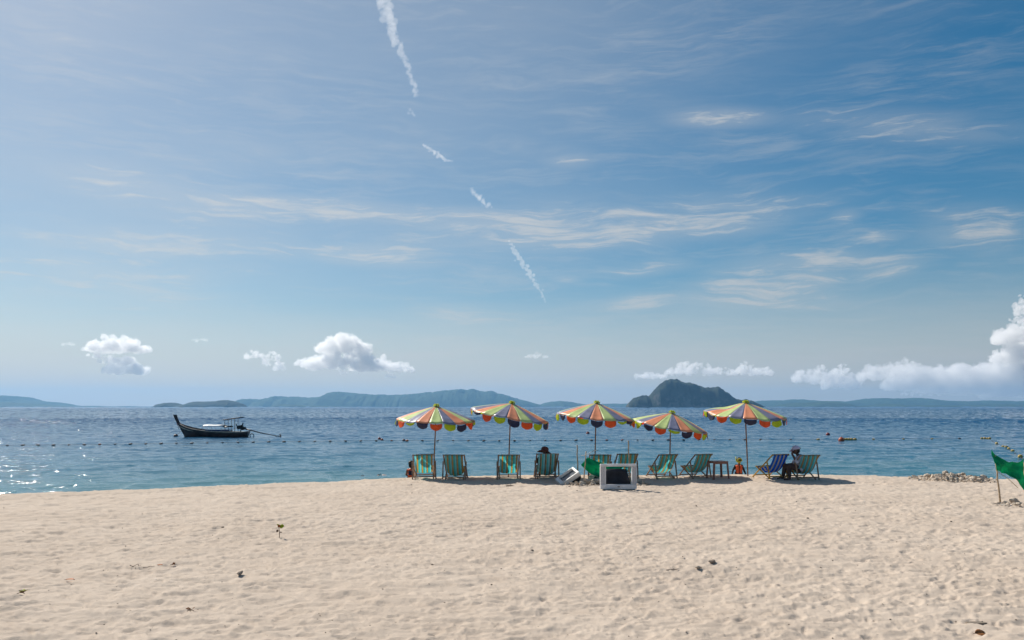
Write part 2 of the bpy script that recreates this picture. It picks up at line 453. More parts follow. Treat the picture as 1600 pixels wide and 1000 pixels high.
def build_sea():
    th = np.concatenate([np.linspace(-180, -42, 60, endpoint=False), np.linspace(-42, 42, 620), np.linspace(42, 180, 60)[1:]])
    r = [10.0]
    while r[-1] < 9900:
        q = r[-1]; r.append(q + (0.6 if q < 26 else (q*0.0034 if q < 230 else q*0.012 if q < 1300 else q*0.05)))
    r = np.array(r); T, Rr = np.meshgrid(np.radians(th), r)
    X = Rr*np.sin(T); Y = Rr*np.cos(T)
    Z = SEA + wave_h(X, Y, Rr, T)
    keep = (Y > crest(np.clip(X, -90, 90)) - 3) | (np.abs(X) > 95)
    n, m = X.shape
    V = np.stack([X, Y, Z], -1).reshape(-1, 3)
    i = np.arange(n-1)[:, None]*m + np.arange(m-1)[None, :]
    Q = np.stack([i, i+1, i+m+1, i+m], -1).reshape(-1, 4)[:, ::-1]
    Q = Q[keep.reshape(-1)[Q].any(1)]
    used = np.zeros(len(V), bool); used[Q.ravel()] = True; idx = np.cumsum(used)-1
    V = V[used]; Q = idx[Q]
    me = bpy.data.meshes.new('sea')
    me.vertices.add(len(V)); me.vertices.foreach_set('co', V.astype(np.float32).ravel())
    me.loops.add(Q.size); me.loops.foreach_set('vertex_index', Q.astype(np.int32).ravel())
    me.polygons.add(len(Q)); me.polygons.foreach_set('loop_start', np.arange(0, Q.size, 4, dtype=np.int32))
    me.polygons.foreach_set('use_smooth', np.ones(len(Q), bool))
    me.update(); me.validate()
    a = me.attributes.new('depth', 'FLOAT', 'POINT')
    d = V[:, 1] - crest(np.clip(V[:, 0], -90, 90)) - 3.5
    a.data.foreach_set('value', np.clip(d*0.06, 0, 40).astype(np.float32))
    print('sea verts', len(V))
    tag(obj('sea', me, sea_material()), kind='structure')
build_sea()

# ------------------------------------------------------------------ islands and far hills
def forest_material(name, col, rock=None):
    m = bpy.data.materials.new(name); m.use_nodes = True
    t = NT(m.node_tree); b = t.n['Principled BSDF']
    g = t.add('ShaderNodeNewGeometry'); p = g.outputs['Position']
    n = t.noise(p, 0.02, 6, 0.65)
    c = t.mix(t.rng(n, 0.3, 0.7), (*[q*0.6 for q in col], 1), (*[q*1.35 for q in col], 1))
    if rock:
        sn = t.add('ShaderNodeSeparateXYZ'); t.l.new(g.outputs['Normal'], sn.inputs[0])
        st = t.math('MULTIPLY', t.rng(sn.outputs[2], 0.30, 0.55, 1.0, 0.0), t.rng(t.noise(p, 0.05, 5), 0.45, 0.62))
        c = t.mix(st, c, (*rock, 1))
    t.l.new(c, b.inputs['Base Color']); b.inputs['Roughness'].default_value = 0.9; b.inputs['Specular IOR Level'].default_value = 0.1
    return m

def island(name, pts, D, depth, m, rough=0.06, seed=0, step=1.0):
    """a ridge whose skyline follows (px, py) points, D metres away, with real depth"""
    pts = np.array(pts, float)
    xs = np.arange(pts[0, 0], pts[-1, 0]+step*0.5, step)
    top = np.interp(xs, pts[:, 0], pts[:, 1])
    H = np.maximum((HOR-top)/F*D, 0.0) + 2.0
    H = H*np.array([1+(0.03 if 'rock' in name else 0.08)*mnoise.fractal(Vector((q*0.06+seed*3.3, 1.7, seed)), 0.9, 2.0, 4) for q in xs])
    X = (xs-800)/F*D
    nv = 22
    P = []; hm = H.max()
    for k in range(nv+1):
        v = k/nv*2-1
        row = []
        prof = max(1-abs(v)**3.2, 0)
        for i in range(len(xs)):
            y = D + v*depth*(0.35+0.65*min(1, H[i]/hm*1.4))
            q = mnoise.fractal(Vector((X[i]/hm*0.8+seed*9.1, y/hm*0.8, seed)), 0.9, 2.1, 5)
            h = H[i]*prof*(1-0.34*abs(q)*min(1, abs(v)*2.5)) if 0 < k < nv else -3.0
            # canopy roughness along the skyline
            h += rough*hm*0.40*mnoise.fractal(Vector((X[i]/hm*6+seed, y/hm*6, 3.3)), 0.8, 2.0, 3)*min(1, H[i]/hm*3)*(prof > 0)
            row.append((X[i], y, CAMZ - 2.0 + h if 0 < k < nv else -8.0))
        P.append(row)
    o = MB().grid(P).build(name, m)
    return tag(o, kind='structure')

forest_far = forest_material('far_forest', (0.045, 0.075, 0.035))
forest_near = forest_material('island_forest', (0.034, 0.046, 0.028), (0.16, 0.14, 0.12))
island('hills', [(-90, 622), (-40, 622), (-10, 621), (15, 617.5), (25, 620), (38, 625), (60, 627), (85, 629), (100, 632), (118, 634.5), (150, 634), (170, 635), (200, 634.5), (250, 635.6)], 7400, 600, forest_far, seed=1)
island('hills', [(-90, 627), (-40, 627), (0, 628.5), (30, 630), (60, 632), (90, 634), (112, 636)], 6200, 350, forest_far, seed=2)
island('island', [(252, 636), (254, 631), (262, 629.3), (270, 629), (278, 631), (286, 632.8), (293, 632), (304, 628.5), (315, 627.5), (340, 627), (350, 625.4), (356, 625), (364, 627), (374, 630), (381, 635.8)], 4300, 170, forest_near, seed=3, step=0.6)
island('hills', [(366, 635), (376, 630), (390, 623), (400, 624), (410, 627), (425, 622), (440, 619.5), (450, 621.5), (465, 620), (485, 622), (505, 620), (520, 614.5), (532, 611), (545, 612.5), (560, 615), (600, 617), (625, 617.3), (650, 615.5), (680, 611.5), (715, 609.5), (745, 609.5), (770, 612), (785, 616), (800, 620.5), (825, 627), (842, 632), (858, 635.5)], 7600, 700, forest_far, seed=4)
island('island', [(424, 636), (430, 633), (442, 631), (455, 632), (475, 633), (510, 634), (556, 636)], 6200, 160, forest_far, seed=5)
island('hills', [(835, 635.5), (850, 630), (865, 627), (875, 626), (886, 627.5), (900, 630), (915, 631.5), (940, 631), (975, 630.5), (1010, 632), (1060, 633), (1100, 632), (1140, 629), (1180, 627.5), (1195, 626.5), (1215, 625.5), (1250, 624), (1265, 625.5), (1282, 627.5), (1300, 627), (1330, 628), (1350, 624.5), (1372, 622), (1385, 622.5), (1400, 624), (1425, 622), (1445, 623.5), (1465, 627), (1490, 626.5), (1510, 628), (1535, 626), (1560, 626), (1580, 628), (1610, 626.5), (1660, 625), (1720, 628)], 7800, 600, forest_far, seed=6)
island('hills', [(1195, 636), (1210, 634), (1225, 632), (1240, 630), (1262, 629), (1278, 627.5), (1290, 627), (1305, 629), (1318, 632), (1330, 634.5), (1360, 633.5), (1385, 631), (1410, 633), (1450, 632.5), (1500, 633.5), (1560, 632), (1620, 633), (1720, 634)], 6200, 380, forest_far, seed=7)
island('rock_island', [(979, 636), (981, 631), (985, 627), (991, 622), (1000, 619), (1008, 618), (1014, 619.5), (1018, 615), (1023, 608), (1030, 601), (1037, 596), (1046, 592.5), (1054, 592.5), (1062, 595), (1072, 597.5), (1082, 600), (1092, 602.5), (1102, 605), (1110, 606.5), (1116, 604.5), (1122, 604.5), (1128, 608), (1135, 613), (1141, 619), (1150, 623), (1158, 625), (1166, 624), (1176, 627), (1186, 632), (1194, 635.8)], 3000, 95, forest_near, rough=0.09, seed=8, step=0.5)

# the air: a closed box of thin even haze round land, sea and viewer
def build_haze():
    m = bpy.data.materials.new('haze'); m.use_nodes = True
    t = NT(m.node_tree); t.n.remove(t.n['Principled BSDF'])
    pv = t.add('ShaderNodeVolumePrincipled')
    pv.inputs['Color'].default_value = (0.27, 0.59, 0.95, 1); pv.inputs['Density'].default_value = 0.000085
    pv.inputs['Anisotropy'].default_value = 0.25
    t.l.new(pv.outputs[0], t.n['Material Output'].inputs['Volume'])
    z0, z1 = -12.0, 235.0
    o = MB().box((0, 0, (z0+z1)/2), (20800, 20800, z1-z0)).build('haze', m, smooth=False)
    tag(o, kind='stuff')
build_haze()

# ------------------------------------------------------------------ cumulus clouds and contrails, beyond the haze
def cloud_material(name, dens, aniso=0.35):
    m = bpy.data.materials.new(name); m.use_nodes = True
    t = NT(m.node_tree); t.n.remove(t.n['Principled BSDF'])
    pv = t.add('ShaderNodeVolumeScatter')
    pv.inputs['Color'].default_value = (0.985, 0.99, 1.0, 1); pv.inputs['Density'].default_value = dens
    pv.inputs['Anisotropy'].default_value = aniso
    t.l.new(pv.outputs[0], t.n['Material Output'].inputs['Volume'])
    return m

def puffs_object(name, balls, voxel, m, label, cat, group, amp=None):
    mb = MB()
    for (c, r) in balls: mb.ball(c, r, 2)
    o = mb.build(name, m)
    rm = o.modifiers.new('union', 'REMESH'); rm.mode = 'VOXEL'; rm.voxel_size = voxel
    for (sz, st) in (amp or ((voxel*9, voxel*6.5), (voxel*3.5, voxel*3.6))):
        tx = bpy.data.textures.new('billow', 'CLOUDS'); tx.noise_scale = sz; tx.noise_depth = 2
        dm = o.modifiers.new('billow', 'DISPLACE'); dm.texture = tx; dm.texture_coords = 'GLOBAL'; dm.strength = st; dm.mid_level = 0.5
    return tag(o, label, cat, group)

CLOUD_D = 15000.0
cl_mat = cloud_material('cumulus', 0.010)
thin_mat = cloud_material('thin_cumulus', 0.0030); hazy_mat = cloud_material('hazy_cumulus', 0.006)
def cumulus(label, lumps, seed, m=cl_mat, voxel=13.0, D=CLOUD_D, group='low cumulus over the horizon'):
    """lumps: (px, py base, half width px, height px): each becomes a heap of balls on a flat base"""
    rd = random.Random(seed); B = []
    k = D/F
    for (px, py, hw, hh) in lumps:
        n = max(8, int(hw*hh/7)+6)
        for i in range(n):
            u = rd.uniform(-1, 1); top = (1-u*u)**0.6*hh
            v = rd.random()**0.8*top
            r = max(1.1, min(hh, hw)*rd.choice((0.10, 0.13, 0.16, 0.20, 0.25, 0.32))*(1-0.3*v/max(hh, .1)))
            if min(hh, hw) < 12: r = min(hh, hw)*rd.uniform(0.30, 0.45)
            z = max(v - r*0.5, r*0.45)
            c = at(px+u*hw, py - z, D) + Vector((0, rd.uniform(-0.7, 0.7)*hw*k, 0))
            B.append((c, (r*k*1.1, r*k*1.1, r*k*0.92)))
            if min(hh, hw) >= 12 and r > 1.6:                # cauliflower knobs on the sunny side
                for q in range(7):
                    a_, b_ = rd.uniform(0, 6.28), rd.uniform(-0.2, 1.4); rr = r*k*rd.uniform(.22, .42)
                    B.append((c + Vector((math.cos(a_)*math.cos(b_), math.sin(a_)*math.cos(b_), math.sin(b_)))*r*k*1.02, (rr, rr, rr)))
    return puffs_object('cumulus_cloud', B, voxel, m, label, 'cloud', group)

cumulus('puffy white double-deck cumulus above the moored boat', [(184, 549, 40, 24), (160, 548, 22, 18), (214, 548, 20, 12), (152, 560, 14, 12), (170, 566, 12, 14)], 1)
cumulus('small grey-bottomed cumulus tucked under the larger double-deck one', [(196, 583, 27, 26), (214, 583, 10, 14)], 21)
cumulus('largest white cumulus heap above the long hills', [(540, 575, 62, 26), (538, 550, 34, 28), (500, 572, 26, 18), (590, 578, 34, 22), (626, 580, 20, 14), (472, 570, 10, 9), (545, 584, 14, 12), (610, 590, 7, 9)], 3)
cumulus('ragged small cumulus left of the largest heap', [(396, 560, 17, 13), (426, 570, 14, 22), (436, 578, 8, 9)], 4)
cumulus('tiny flat white cloud between the two left cumulus', [(314, 533, 11, 6)], 5, thin_mat, 12)
cumulus('tiny faint cloud scrap left of the double-deck cumulus', [(108, 540, 8, 6)], 6, thin_mat, 12)
cumulus('flat white cumulus just left of the rock island peak', [(1016, 590, 21, 10)], 7)
cumulus('low white cumulus right above the rock island', [(1080, 584, 38, 18), (1128, 586, 26, 13)], 8)
cumulus('knobbly cumulus to the right of the rock island', [(1165, 584, 16, 20), (1192, 585, 18, 11)], 9)
cumulus('broad cumulus bank left of the towering cloud', [(1254, 596, 18, 20), (1284, 600, 16, 30), (1312, 606, 22, 38), (1336, 600, 12, 20)], 10)
cumulus('hazy low cumulus bank under the towering cloud', [(1378, 592, 34, 24), (1412, 586, 22, 26), (1440, 606, 50, 34), (1500, 610, 50, 40), (1548, 612, 40, 44), (1590, 616, 40, 50), (1460, 617, 40, 12)], 11, hazy_mat)
cumulus('towering white cumulus at the right edge of the sky', [(1594, 590, 18, 60), (1598, 520, 16, 62), (1584, 535, 28, 26), (1572, 565, 22, 22), (1600, 560, 24, 50), (1636, 575, 30, 96)], 12)
cumulus('thin white cloud streak high over the third parasol', [(838, 559, 18, 8)], 13, thin_mat, 12)

con_mat = cloud_material('contrail', 0.0011); con_far = cloud_material('far_contrail', 0.0019)
def contrail(label, pts, seed, m=None):
    """pts: (px, py, half width px) along the trail, on a level path high above the sea"""
    rd = random.Random(seed); B = []; ALT = 9000.0
    for (a, b) in zip(pts[:-1], pts[1:]):
        L = math.hypot(b[0]-a[0], b[1]-a[1]); n = max(8, int(L/0.7))
        for i in range(n):
            f = i/n; w = a[2]+(b[2]-a[2])*f
            px = a[0]+(b[0]-a[0])*f + rd.gauss(0, w*0.42); py = a[1]+(b[1]-a[1])*f + rd.gauss(0, w*0.3)
            D = ALT/((HOR-py)/F); D = min(D, 40000.0); r = w*rd.choice((.25, .3, .4, .5, .65))*D/F
            B.append((at(px, py, D), (r, r, r)))
    vs = max(0.5*D/F, 14.0)
    return puffs_object('contrail', B, vs, m or con_mat, label, 'contrail', 'pieces of one broken contrail', ((vs*7, vs*2.5), (vs*2.5, vs*1.4)))
contrail('long widest piece of contrail running down from the top edge', [(596, -40, 11), (600, 0, 10), (608, 30, 9.5), (616, 58, 8), (628, 85, 6), (638, 108, 5.5), (646, 130, 6), (651, 152, 4)], 1)
contrail('tiny frayed tuft of contrail just below the longest piece', [(641, 170, 3.2), (643, 176, 4.2), (648, 181, 3.4)], 2)
contrail('short slanting contrail dash below the frayed tuft', [(660, 226, 3), (676, 236, 4.5), (692, 247, 4.5), (705, 253, 2.5)], 3, con_far)
contrail('faint stubby contrail dash above the long veil of cirrus', [(736, 294, 4.5), (748, 308, 5.5), (764, 323, 6)], 4)
contrail('thin zigzag lowest piece of contrail', [(797, 378, 3), (804, 392, 4.8), (814, 408, 5), (826, 426, 4.8), (838, 444, 4), (847, 460, 3), (853, 475, 2)], 5, con_far)
#OBJECTS#

# ------------------------------------------------------------------ materials for the things
WOOD = mat('brown_wood', (0.38, 0.24, 0.165), 0.6, 0.25, 14, 0.3, 60)
PALEWOOD = mat('pale_wood', (0.46, 0.33, 0.22), 0.7, 0.2, 14, 0.3, 60)
YELLOWWOOD = mat('yellow_wood', (0.60, 0.34, 0.035), 0.5, 0.2, 10, 0.2, 60)
BAMBOO = mat('bamboo_stick', (0.50, 0.37, 0.24), 0.7, 0.2, 10, 0.2, 40)
POLEWOOD = mat('pole_wood', (0.27, 0.14, 0.075), 0.55, 0.25, 12, 0.2, 40)
TOP_COLS = [mat('orange_cloth', (0.97, 0.40, 0.20), 0.40, 0.05, 5, 0.25, 18, 0.5, 0.22), mat('green_cloth', (0.68, 0.80, 0.32), 0.40, 0.05, 5, 0.25, 18, 0.5, 0.22), mat('navy_cloth', (0.27, 0.27, 0.38), 0.40, 0.10, 5, 0.25, 18, 0.5, 0.12)]  # same cloth as the flaps, paler: fading plus sky sheen put into colour
FLAP_COLS = [mat('orange_flap', (0.95, 0.22, 0.05), 0.5, 0.06, 5, 0.2, 20, 0.4, 0.6), mat('lime_flap', (0.66, 0.78, 0.04), 0.5, 0.06, 5, 0.2, 20, 0.4, 0.6), mat('navy_flap', (0.035, 0.035, 0.085), 0.5, 0.1, 5, 0.2, 20, 0.4, 0.2)]
LIME = mat('lime_tuft', (0.60, 0.68, 0.03), 0.6, 0.1, 9, 0, 1, 0.3, 0.3)
DARKMETAL = mat('dark_metal', (0.03, 0.03, 0.032), 0.45, 0.3, 12, 0, 1, 0.5)
BLACK = mat('black_plastic', (0.018, 0.018, 0.022), 0.4, 0.3, 8, 0, 1, 0.5)
GREYPL = mat('grey_plastic', (0.72, 0.72, 0.73), 0.5, 0.08, 6, 0.05, 40, 0.4)
GREYGRILL = mat('speaker_grille', (0.55, 0.55, 0.57), 0.7, 0.12, 40, 0.2, 250, 0.3)
WHITEPL = mat('white_plastic', (0.74, 0.73, 0.70), 0.5, 0.08, 6, 0.05, 40, 0.4)
NET = mat('green_netting', (0.008, 0.42, 0.22), 0.75, 0.14, 3, 0.35, 35, 0.2, 0.55)
CORAL = mat('coral_stone', (0.62, 0.525, 0.425), 0.9, 0.22, 6, 0.7, 14, 0.1)
SKIN = mat('tanned_skin', (0.30, 0.14, 0.085), 0.5, 0.1, 6, 0, 1, 0.4)
DARKSKIN = mat('dark_skin', (0.10, 0.05, 0.035), 0.5, 0.1, 6, 0, 1, 0.4)
HAIR = mat('dark_hair', (0.015, 0.012, 0.012), 0.6, 0.2, 30)

# ------------------------------------------------------------------ parasols
NPAN = 18
def canopy_z(s): return -(0.80*s + 0.20*s*s)
def make_parasol(base, apex, rim_r, drop, tilt_x, tilt_y, spin, seed, label, dent=None):
    """base/apex: world points; tilt about the view axis and about the side axis"""
    rd = random.Random(seed)
    root = empty('beach_parasol', base, 0, label, 'parasol', 'striped parasols in a row on the sand lip')
    ap = Vector(apex) - Vector(base)
    Mt = Matrix.Rotation(tilt_x, 3, 'X') @ Matrix.Rotation(tilt_y, 3, 'Y') @ Matrix.Rotation(spin, 3, 'Z')
    def cp(r, a, dz=0.0):
        s = r/rim_r
        z = drop*canopy_z(s)
        z += 0.012*s*math.sin(9*a+seed) + 0.014*s*math.sin(4*a+seed*2.1)
        if dent:
            da = math.atan2(math.sin(a-dent[0]), math.cos(a-dent[0]))
            z += dent[1]*math.exp(-(da/0.5)**2)*s*s - dent[1]*1.1*math.exp(-((s-0.45)/0.2)**2)*math.exp(-(da/0.5)**2)
        return ap + Mt @ Vector((r*math.cos(a), r*math.sin(a), z+dz))
    for k in range(NPAN):
        a0, a1 = 2*math.pi*k/NPAN, 2*math.pi*(k+1)/NPAN
        ci = k % 3
        P = []
        for i in range(9):
            s = 0.035 + 0.965*i/8
            row = []
            for j in range(6):
                f = j/5; a = a0+(a1-a0)*f
                sag = -0.030*math.sin(math.pi*f)*s - 0.016*math.sin(math.pi*f)*math.sin((11+k % 4)*s+k*2.3+seed)*s*rd.uniform(.6, 1.2)
                rr = rim_r*s*(1 - 0.012*math.sin(math.pi*f)*(i == 8))
                row.append(cp(rr, a, sag))
            P.append(row)
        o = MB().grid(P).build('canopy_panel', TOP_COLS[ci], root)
        sd = o.modifiers.new('cloth', 'SOLIDIFY'); sd.thickness = 0.004
        # hanging tongue along the rim
        fc = FLAP_COLS[(ci+2) % 3]
        L = 0.20*rd.uniform(0.82, 1.1)*(0.45 if rd.random() < 0.10 else 1); blow = rd.uniform(-0.5, 0.45); curl = rd.choice([0, 0.15, -0.15, 0.5, -0.5, 0.8]); G = []
        for i in range(7):
            v = i/6; wq = 1.0 if v < 0.45 else math.sqrt(max(0.02, 1-((v-0.45)/0.56)**2))
            row = []
            for j in range(6):
                f = 0.5+(j/5-0.5)*0.84*wq; a = a0+(a1-a0)*f
                e = cp(rim_r*0.996, a, -0.030*math.sin(math.pi*f)-0.004)
                outv = (Mt @ Vector((math.cos(a), math.sin(a), 0)))
                dn = Vector((0, 0, -1)).lerp(Mt @ Vector((0, 0, -1)), 0.5)
                off = blow*v*v*0.5 + 0.03*math.sin(math.pi*2*f+k)*v + curl*v*(f-0.5)
                row.append(e + dn*(L*v) + outv*(L*off))
            G.append(row)
        o = MB().grid(G).build('valance_flap', fc, root)
        sd = o.modifiers.new('cloth', 'SOLIDIFY'); sd.thickness = 0.003
    for k in range(9):
        a = 2*math.pi*(2*k)/NPAN
        MB().tube([cp(rim_r*s, a, -0.022) for s in (0.02, 0.25, 0.5, 0.75, 0.985)], 0.008, 5).build('rib', DARKMETAL, root)
    ht = 0.62*drop
    for k in range(9):
        a = 2*math.pi*(2*k)/NPAN
        MB().tube([ap + Mt @ Vector((0.03*math.cos(a), 0.03*math.sin(a), -ht)), cp(rim_r*0.5, a, -0.02)], 0.006, 5).build('strut', DARKMETAL, root)
    # frilled lime tuft on top
    tf = MB()
    for ring, (r, z) in enumerate(((0.11, 0.015), (0.07, 0.05))):
        P = []
        for i in range(4):
            P.append([ap + Mt @ Vector((math.cos(q*math.pi/10)*r*(0.2+i/3*0.8), math.sin(q*math.pi/10)*r*(0.2+i/3*0.8), z + 0.035*(i/3)*math.sin(q*2.5+ring) + 0.02*(1-i/3))) for q in range(21)])
        tf.grid(P)
    tf.tube([ap + Mt @ Vector((0, 0, -0.02)), ap + Mt @ Vector((0, 0, 0.06))], [0.03, 0.015], 8)
    o = tf.build('top_tuft', LIME, root)
    neck = ap + Mt @ Vector((0, 0, -ht))
    MB().tube([(0, 0, -0.3), neck*0.5, neck, ap], [0.021, 0.021, 0.019, 0.015], 10).build('pole', POLEWOOD, root)
    MB().tube([neck + Vector((0, 0, -0.05)), neck + Vector((0, 0, 0.05))], 0.036, 10).build('runner_ring', DARKMETAL, root)
    return root

def parasol(px_b, py_b, px_a, py_a, width, tilt_x, tilt_y, spin, seed, label, drop=0.43, D=None, dent=None):
    b = on_sand(px_b, py_b)
    D = D or b.y
    a = at(px_a, py_a, b.y); a.z -= 0.05
    return make_parasol(b, a, width*b.y/F/2*1.01, drop, R(tilt_x), R(tilt_y), spin, seed, label, dent)
parasol(677, 745.5, 682, 632, 121, 4, 2.5, 0.10, 1, 'leftmost striped parasol, standing over the first two deckchairs', drop=0.46)
parasol(794, 745, 800, 627.5, 123, 5, 10.5, 0.45, 2, 'striped parasol tipped to the right, second from the left', drop=0.40)
parasol(929, 744, 932.5, 627, 120, 5, 5, 0.28, 3, 'middle striped parasol behind the green sheet and grey television')
parasol(1046, 744.5, 1050, 642.5, 117, 6, 9.5, 0.62, 4, 'lowest striped parasol, its left edge touching the middle one')
parasol(1169, 744, 1165, 626.5, 125, 5, 3, 0.20, 5, 'rightmost striped parasol, its pole planted beside the orange-vested child', dent=(math.pi*0.93, 0.10))

# ------------------------------------------------------------------ deckchairs
def sling_material(name, base, stripes, transl=0.72):
    """striped canvas: stops across the width"""
    m = bpy.data.materials.new(name); m.use_nodes = True
    t = NT(m.node_tree); b = t.n['Principled BSDF']
    oc = t.add('ShaderNodeTexCoord').outputs['Object']
    sp = t.add('ShaderNodeSeparateXYZ'); t.l.new(oc, sp.inputs[0])
    u = t.math('ADD', t.math('MULTIPLY', sp.outputs[0], 1/0.60), 0.5)
    c = t.ramp(u, stripes, 'CONSTANT')
    weave = t.noise(oc, 120, 3); fade = t.noise(oc, 5, 4)
    c = t.mix(t.rng(fade, 0.3, 0.75, 0.0, 0.22), c, (*[min(1, q*1.5+0.05) for q in base], 1))
    t.l.new(c, b.inputs['Base Color']); b.inputs['Roughness'].default_value = 0.85; b.inputs['Specular IOR Level'].default_value = 0.15
    bp = t.add('ShaderNodeBump'); bp.inputs['Strength'].default_value = 0.2; bp.inputs['Distance'].default_value = 0.004
    t.l.new(weave, bp.inputs['Height']); t.l.new(bp.outputs[0], b.inputs['Normal'])
    tr = t.add('ShaderNodeBsdfTranslucent'); t.l.new(c, tr.inputs[0])
    mx = t.add('ShaderNodeMixShader'); mx.inputs[0].default_value = transl
    t.l.new(b.outputs[0], mx.inputs[1]); t.l.new(tr.outputs[0], mx.inputs[2]); t.l.new(mx.outputs[0], t.n['Material Output'].inputs[0])
    return m
TE, TL, NV, OR, BR, YE = (0.14, 0.62, 0.64), (0.40, 0.74, 0.76), (0.06, 0.17, 0.25), (0.80, 0.48, 0.12), (0.48, 0.36, 0.22), (0.72, 0.68, 0.15)
def stripes_of(n, ph=0.0, ora=OR):
    st = []; w = 1.0/n
    for k in range(n):
        o = k*w
        st += [(o, TE), (o+w*0.20, TL), (o+w*0.48, NV), (o+w*0.54, ora), (o+w*0.72, YE), (o+w*0.76, BR), (o+w*0.86, TE)]
    return st
SLING = sling_material('teal_canvas', TE, stripes_of(4))
SLING_SHADED = sling_material('shaded_teal_canvas', TE, stripes_of(4, 0, (0.40, 0.17, 0.03)), 0.35)  # sitter's shade put into the canvas: darker stripes, less light let through
BL, WH, GO = (0.05, 0.27, 0.80), (0.75, 0.70, 0.58), (0.62, 0.52, 0.25)
bst = []
for k in range(4):
    o = k*0.26
    bst += [(o, BL), (o+0.08, (0.02, 0.12, 0.46)), (o+0.10, BL), (o+0.165, GO), (o+0.18, WH), (o+0.24, GO)]
SLING_B = sling_material('blue_canvas', BL, bst)

CH = {}
def chair_meshes():
    W = 0.362
    rails = {}
    a_top, a_bot = Vector((0, -0.36, 0.83)), Vector((0, 0.60, 0.0))          # long back rail
    b_top, b_bot = Vector((0, -0.13, 0.60)), Vector((0, -0.27, 0.0))         # upright prop leg, outside
    c_top, c_bot = Vector((0, 0.46, 0.40)), Vector((0, -0.20, 0.02))         # seat rail, inside
    def rail(p, q, x): return MB().bar(p+Vector((x, 0, 0)), q+Vector((x, 0, 0)), 0.028, 0.042, up=(1, 0, 0)).mesh('rail', False)
    for s in (-1, 1):
        CH['back_rail', s] = rail(a_bot, a_top, s*(W-0.035)); CH['prop_leg', s] = rail(b_bot, b_top, s*W); CH['seat_rail', s] = rail(c_bot, c_top, s*(W-0.072))
    CH['top_bar'] = MB().bar((-W+0.01, -0.345, 0.81), (W-0.01, -0.345, 0.81), 0.030, 0.040).mesh('bar', False)
    CH['front_bar'] = MB().bar((-W+0.05, 0.455, 0.395), (W-0.05, 0.455, 0.395), 0.03, 0.03).mesh('bar', False)
    CH['low_bar'] = MB().bar((-W, -0.245, 0.10), (W, -0.245, 0.10), 0.025, 0.036).mesh('bar', False)
    CH['mid_bar'] = MB().bar((-W+0.03, 0.47, 0.10), (W-0.03, 0.47, 0.10), 0.025, 0.036).mesh('bar', False)
    prof = [(-0.335, 0.835), (-0.365, 0.81), (-0.33, 0.73), (-0.275, 0.62), (-0.215, 0.52), (-0.145, 0.415), (-0.065, 0.32), (0.03, 0.25), (0.13, 0.225), (0.24, 0.24), (0.34, 0.29), (0.42, 0.36), (0.46, 0.40), (0.475, 0.385)]
    for key, bag in (('sling', 0.0), ('sling_low', 0.09)):
        P = []
        for (y, z) in prof:
            t_ = max(0, min(1, (0.80-z)/0.5))
            row = []
            for j in range(13):
                u = j/12*2-1
                row.append((u*0.285*(1-0.06*t_), y - 0.03*t_*(1-u*u), z - (0.035+bag)*t_*(1-u*u) + 0.005*math.sin(u*9+z*20)*t_))
            P.append(row)
        CH[key] = MB().grid(P).mesh(key)
chair_meshes()
CHAIR_AT = {}
def deckchair(px, py, rz, label, wood=WOOD, sling=SLING, kind='sling', scale=1.0, lean=0.0):
    p = on_sand(px, py)
    c = Vector((p.x - math.sin(R(rz))*0.10, p.y+0.28, 0)); c.z = min(ground(c.x+dx, c.y+dy) for dx in (-.3, 0, .3) for dy in (-.25, .5)) + 0.005
    root = empty('deckchair', c, R(rz), label, 'deckchair', 'deckchairs facing the sea')
    root.scale = (scale, scale, scale*0.965); root.rotation_euler = (0, R(lean), R(rz))
    def part(name, key, m):
        me = CH[key].copy(); me.materials.clear()
        o = obj(name, me, m, root); return o
    for nm in ('back_rail', 'prop_leg', 'seat_rail'):
        for s in (-1, 1): part(nm, (nm, s), wood)
    part('top_bar', 'top_bar', wood); part('front_bar', 'front_bar', wood); part('crossbar', 'low_bar', wood); part('crossbar', 'mid_bar', wood)
    o = part('canvas_sling', kind, sling); sd = o.modifiers.new('cloth', 'SOLIDIFY'); sd.thickness = 0.004
    CHAIR_AT[px] = root
    return root
deckchair(662, 750, 6, 'teal striped deckchair at the left end of the row, its canvas part sunlit', lean=-1.5, sling=SLING)
deckchair(710, 750, -3, 'teal striped deckchair second from the left, with sagging rounded canvas', kind='sling_low')
deckchair(794.5, 749, 3, 'teal striped empty deckchair under the tipped second parasol', scale=1.0)
deckchair(854.5, 749.5, 4, 'shade-darkened teal deckchair occupied by the person in the brown hat', sling=SLING_SHADED, kind='sling_low', scale=1.03)
deckchair(938, 748.5, -2, 'teal deckchair behind the green sheet, nearer the middle parasol pole')
deckchair(979, 748.5, 5, 'teal deckchair partly hidden by the right side of the grey television')
deckchair(1040, 748, 17, 'teal deckchair turned slightly left below the lowest parasol')
deckchair(1094, 748.5, 24, 'teal deckchair beside the brown plastic table')
deckchair(1214, 749.5, 24, 'yellow wooden deckchair with blue and white striped canvas', YELLOWWOOD, SLING_B)
deckchair(1262, 750.5, 11, 'pale wooden teal deckchair at the right end, by the person in white', mat('weathered_wood', (0.33, 0.22, 0.14), 0.7, 0.2, 14, 0.3, 60))

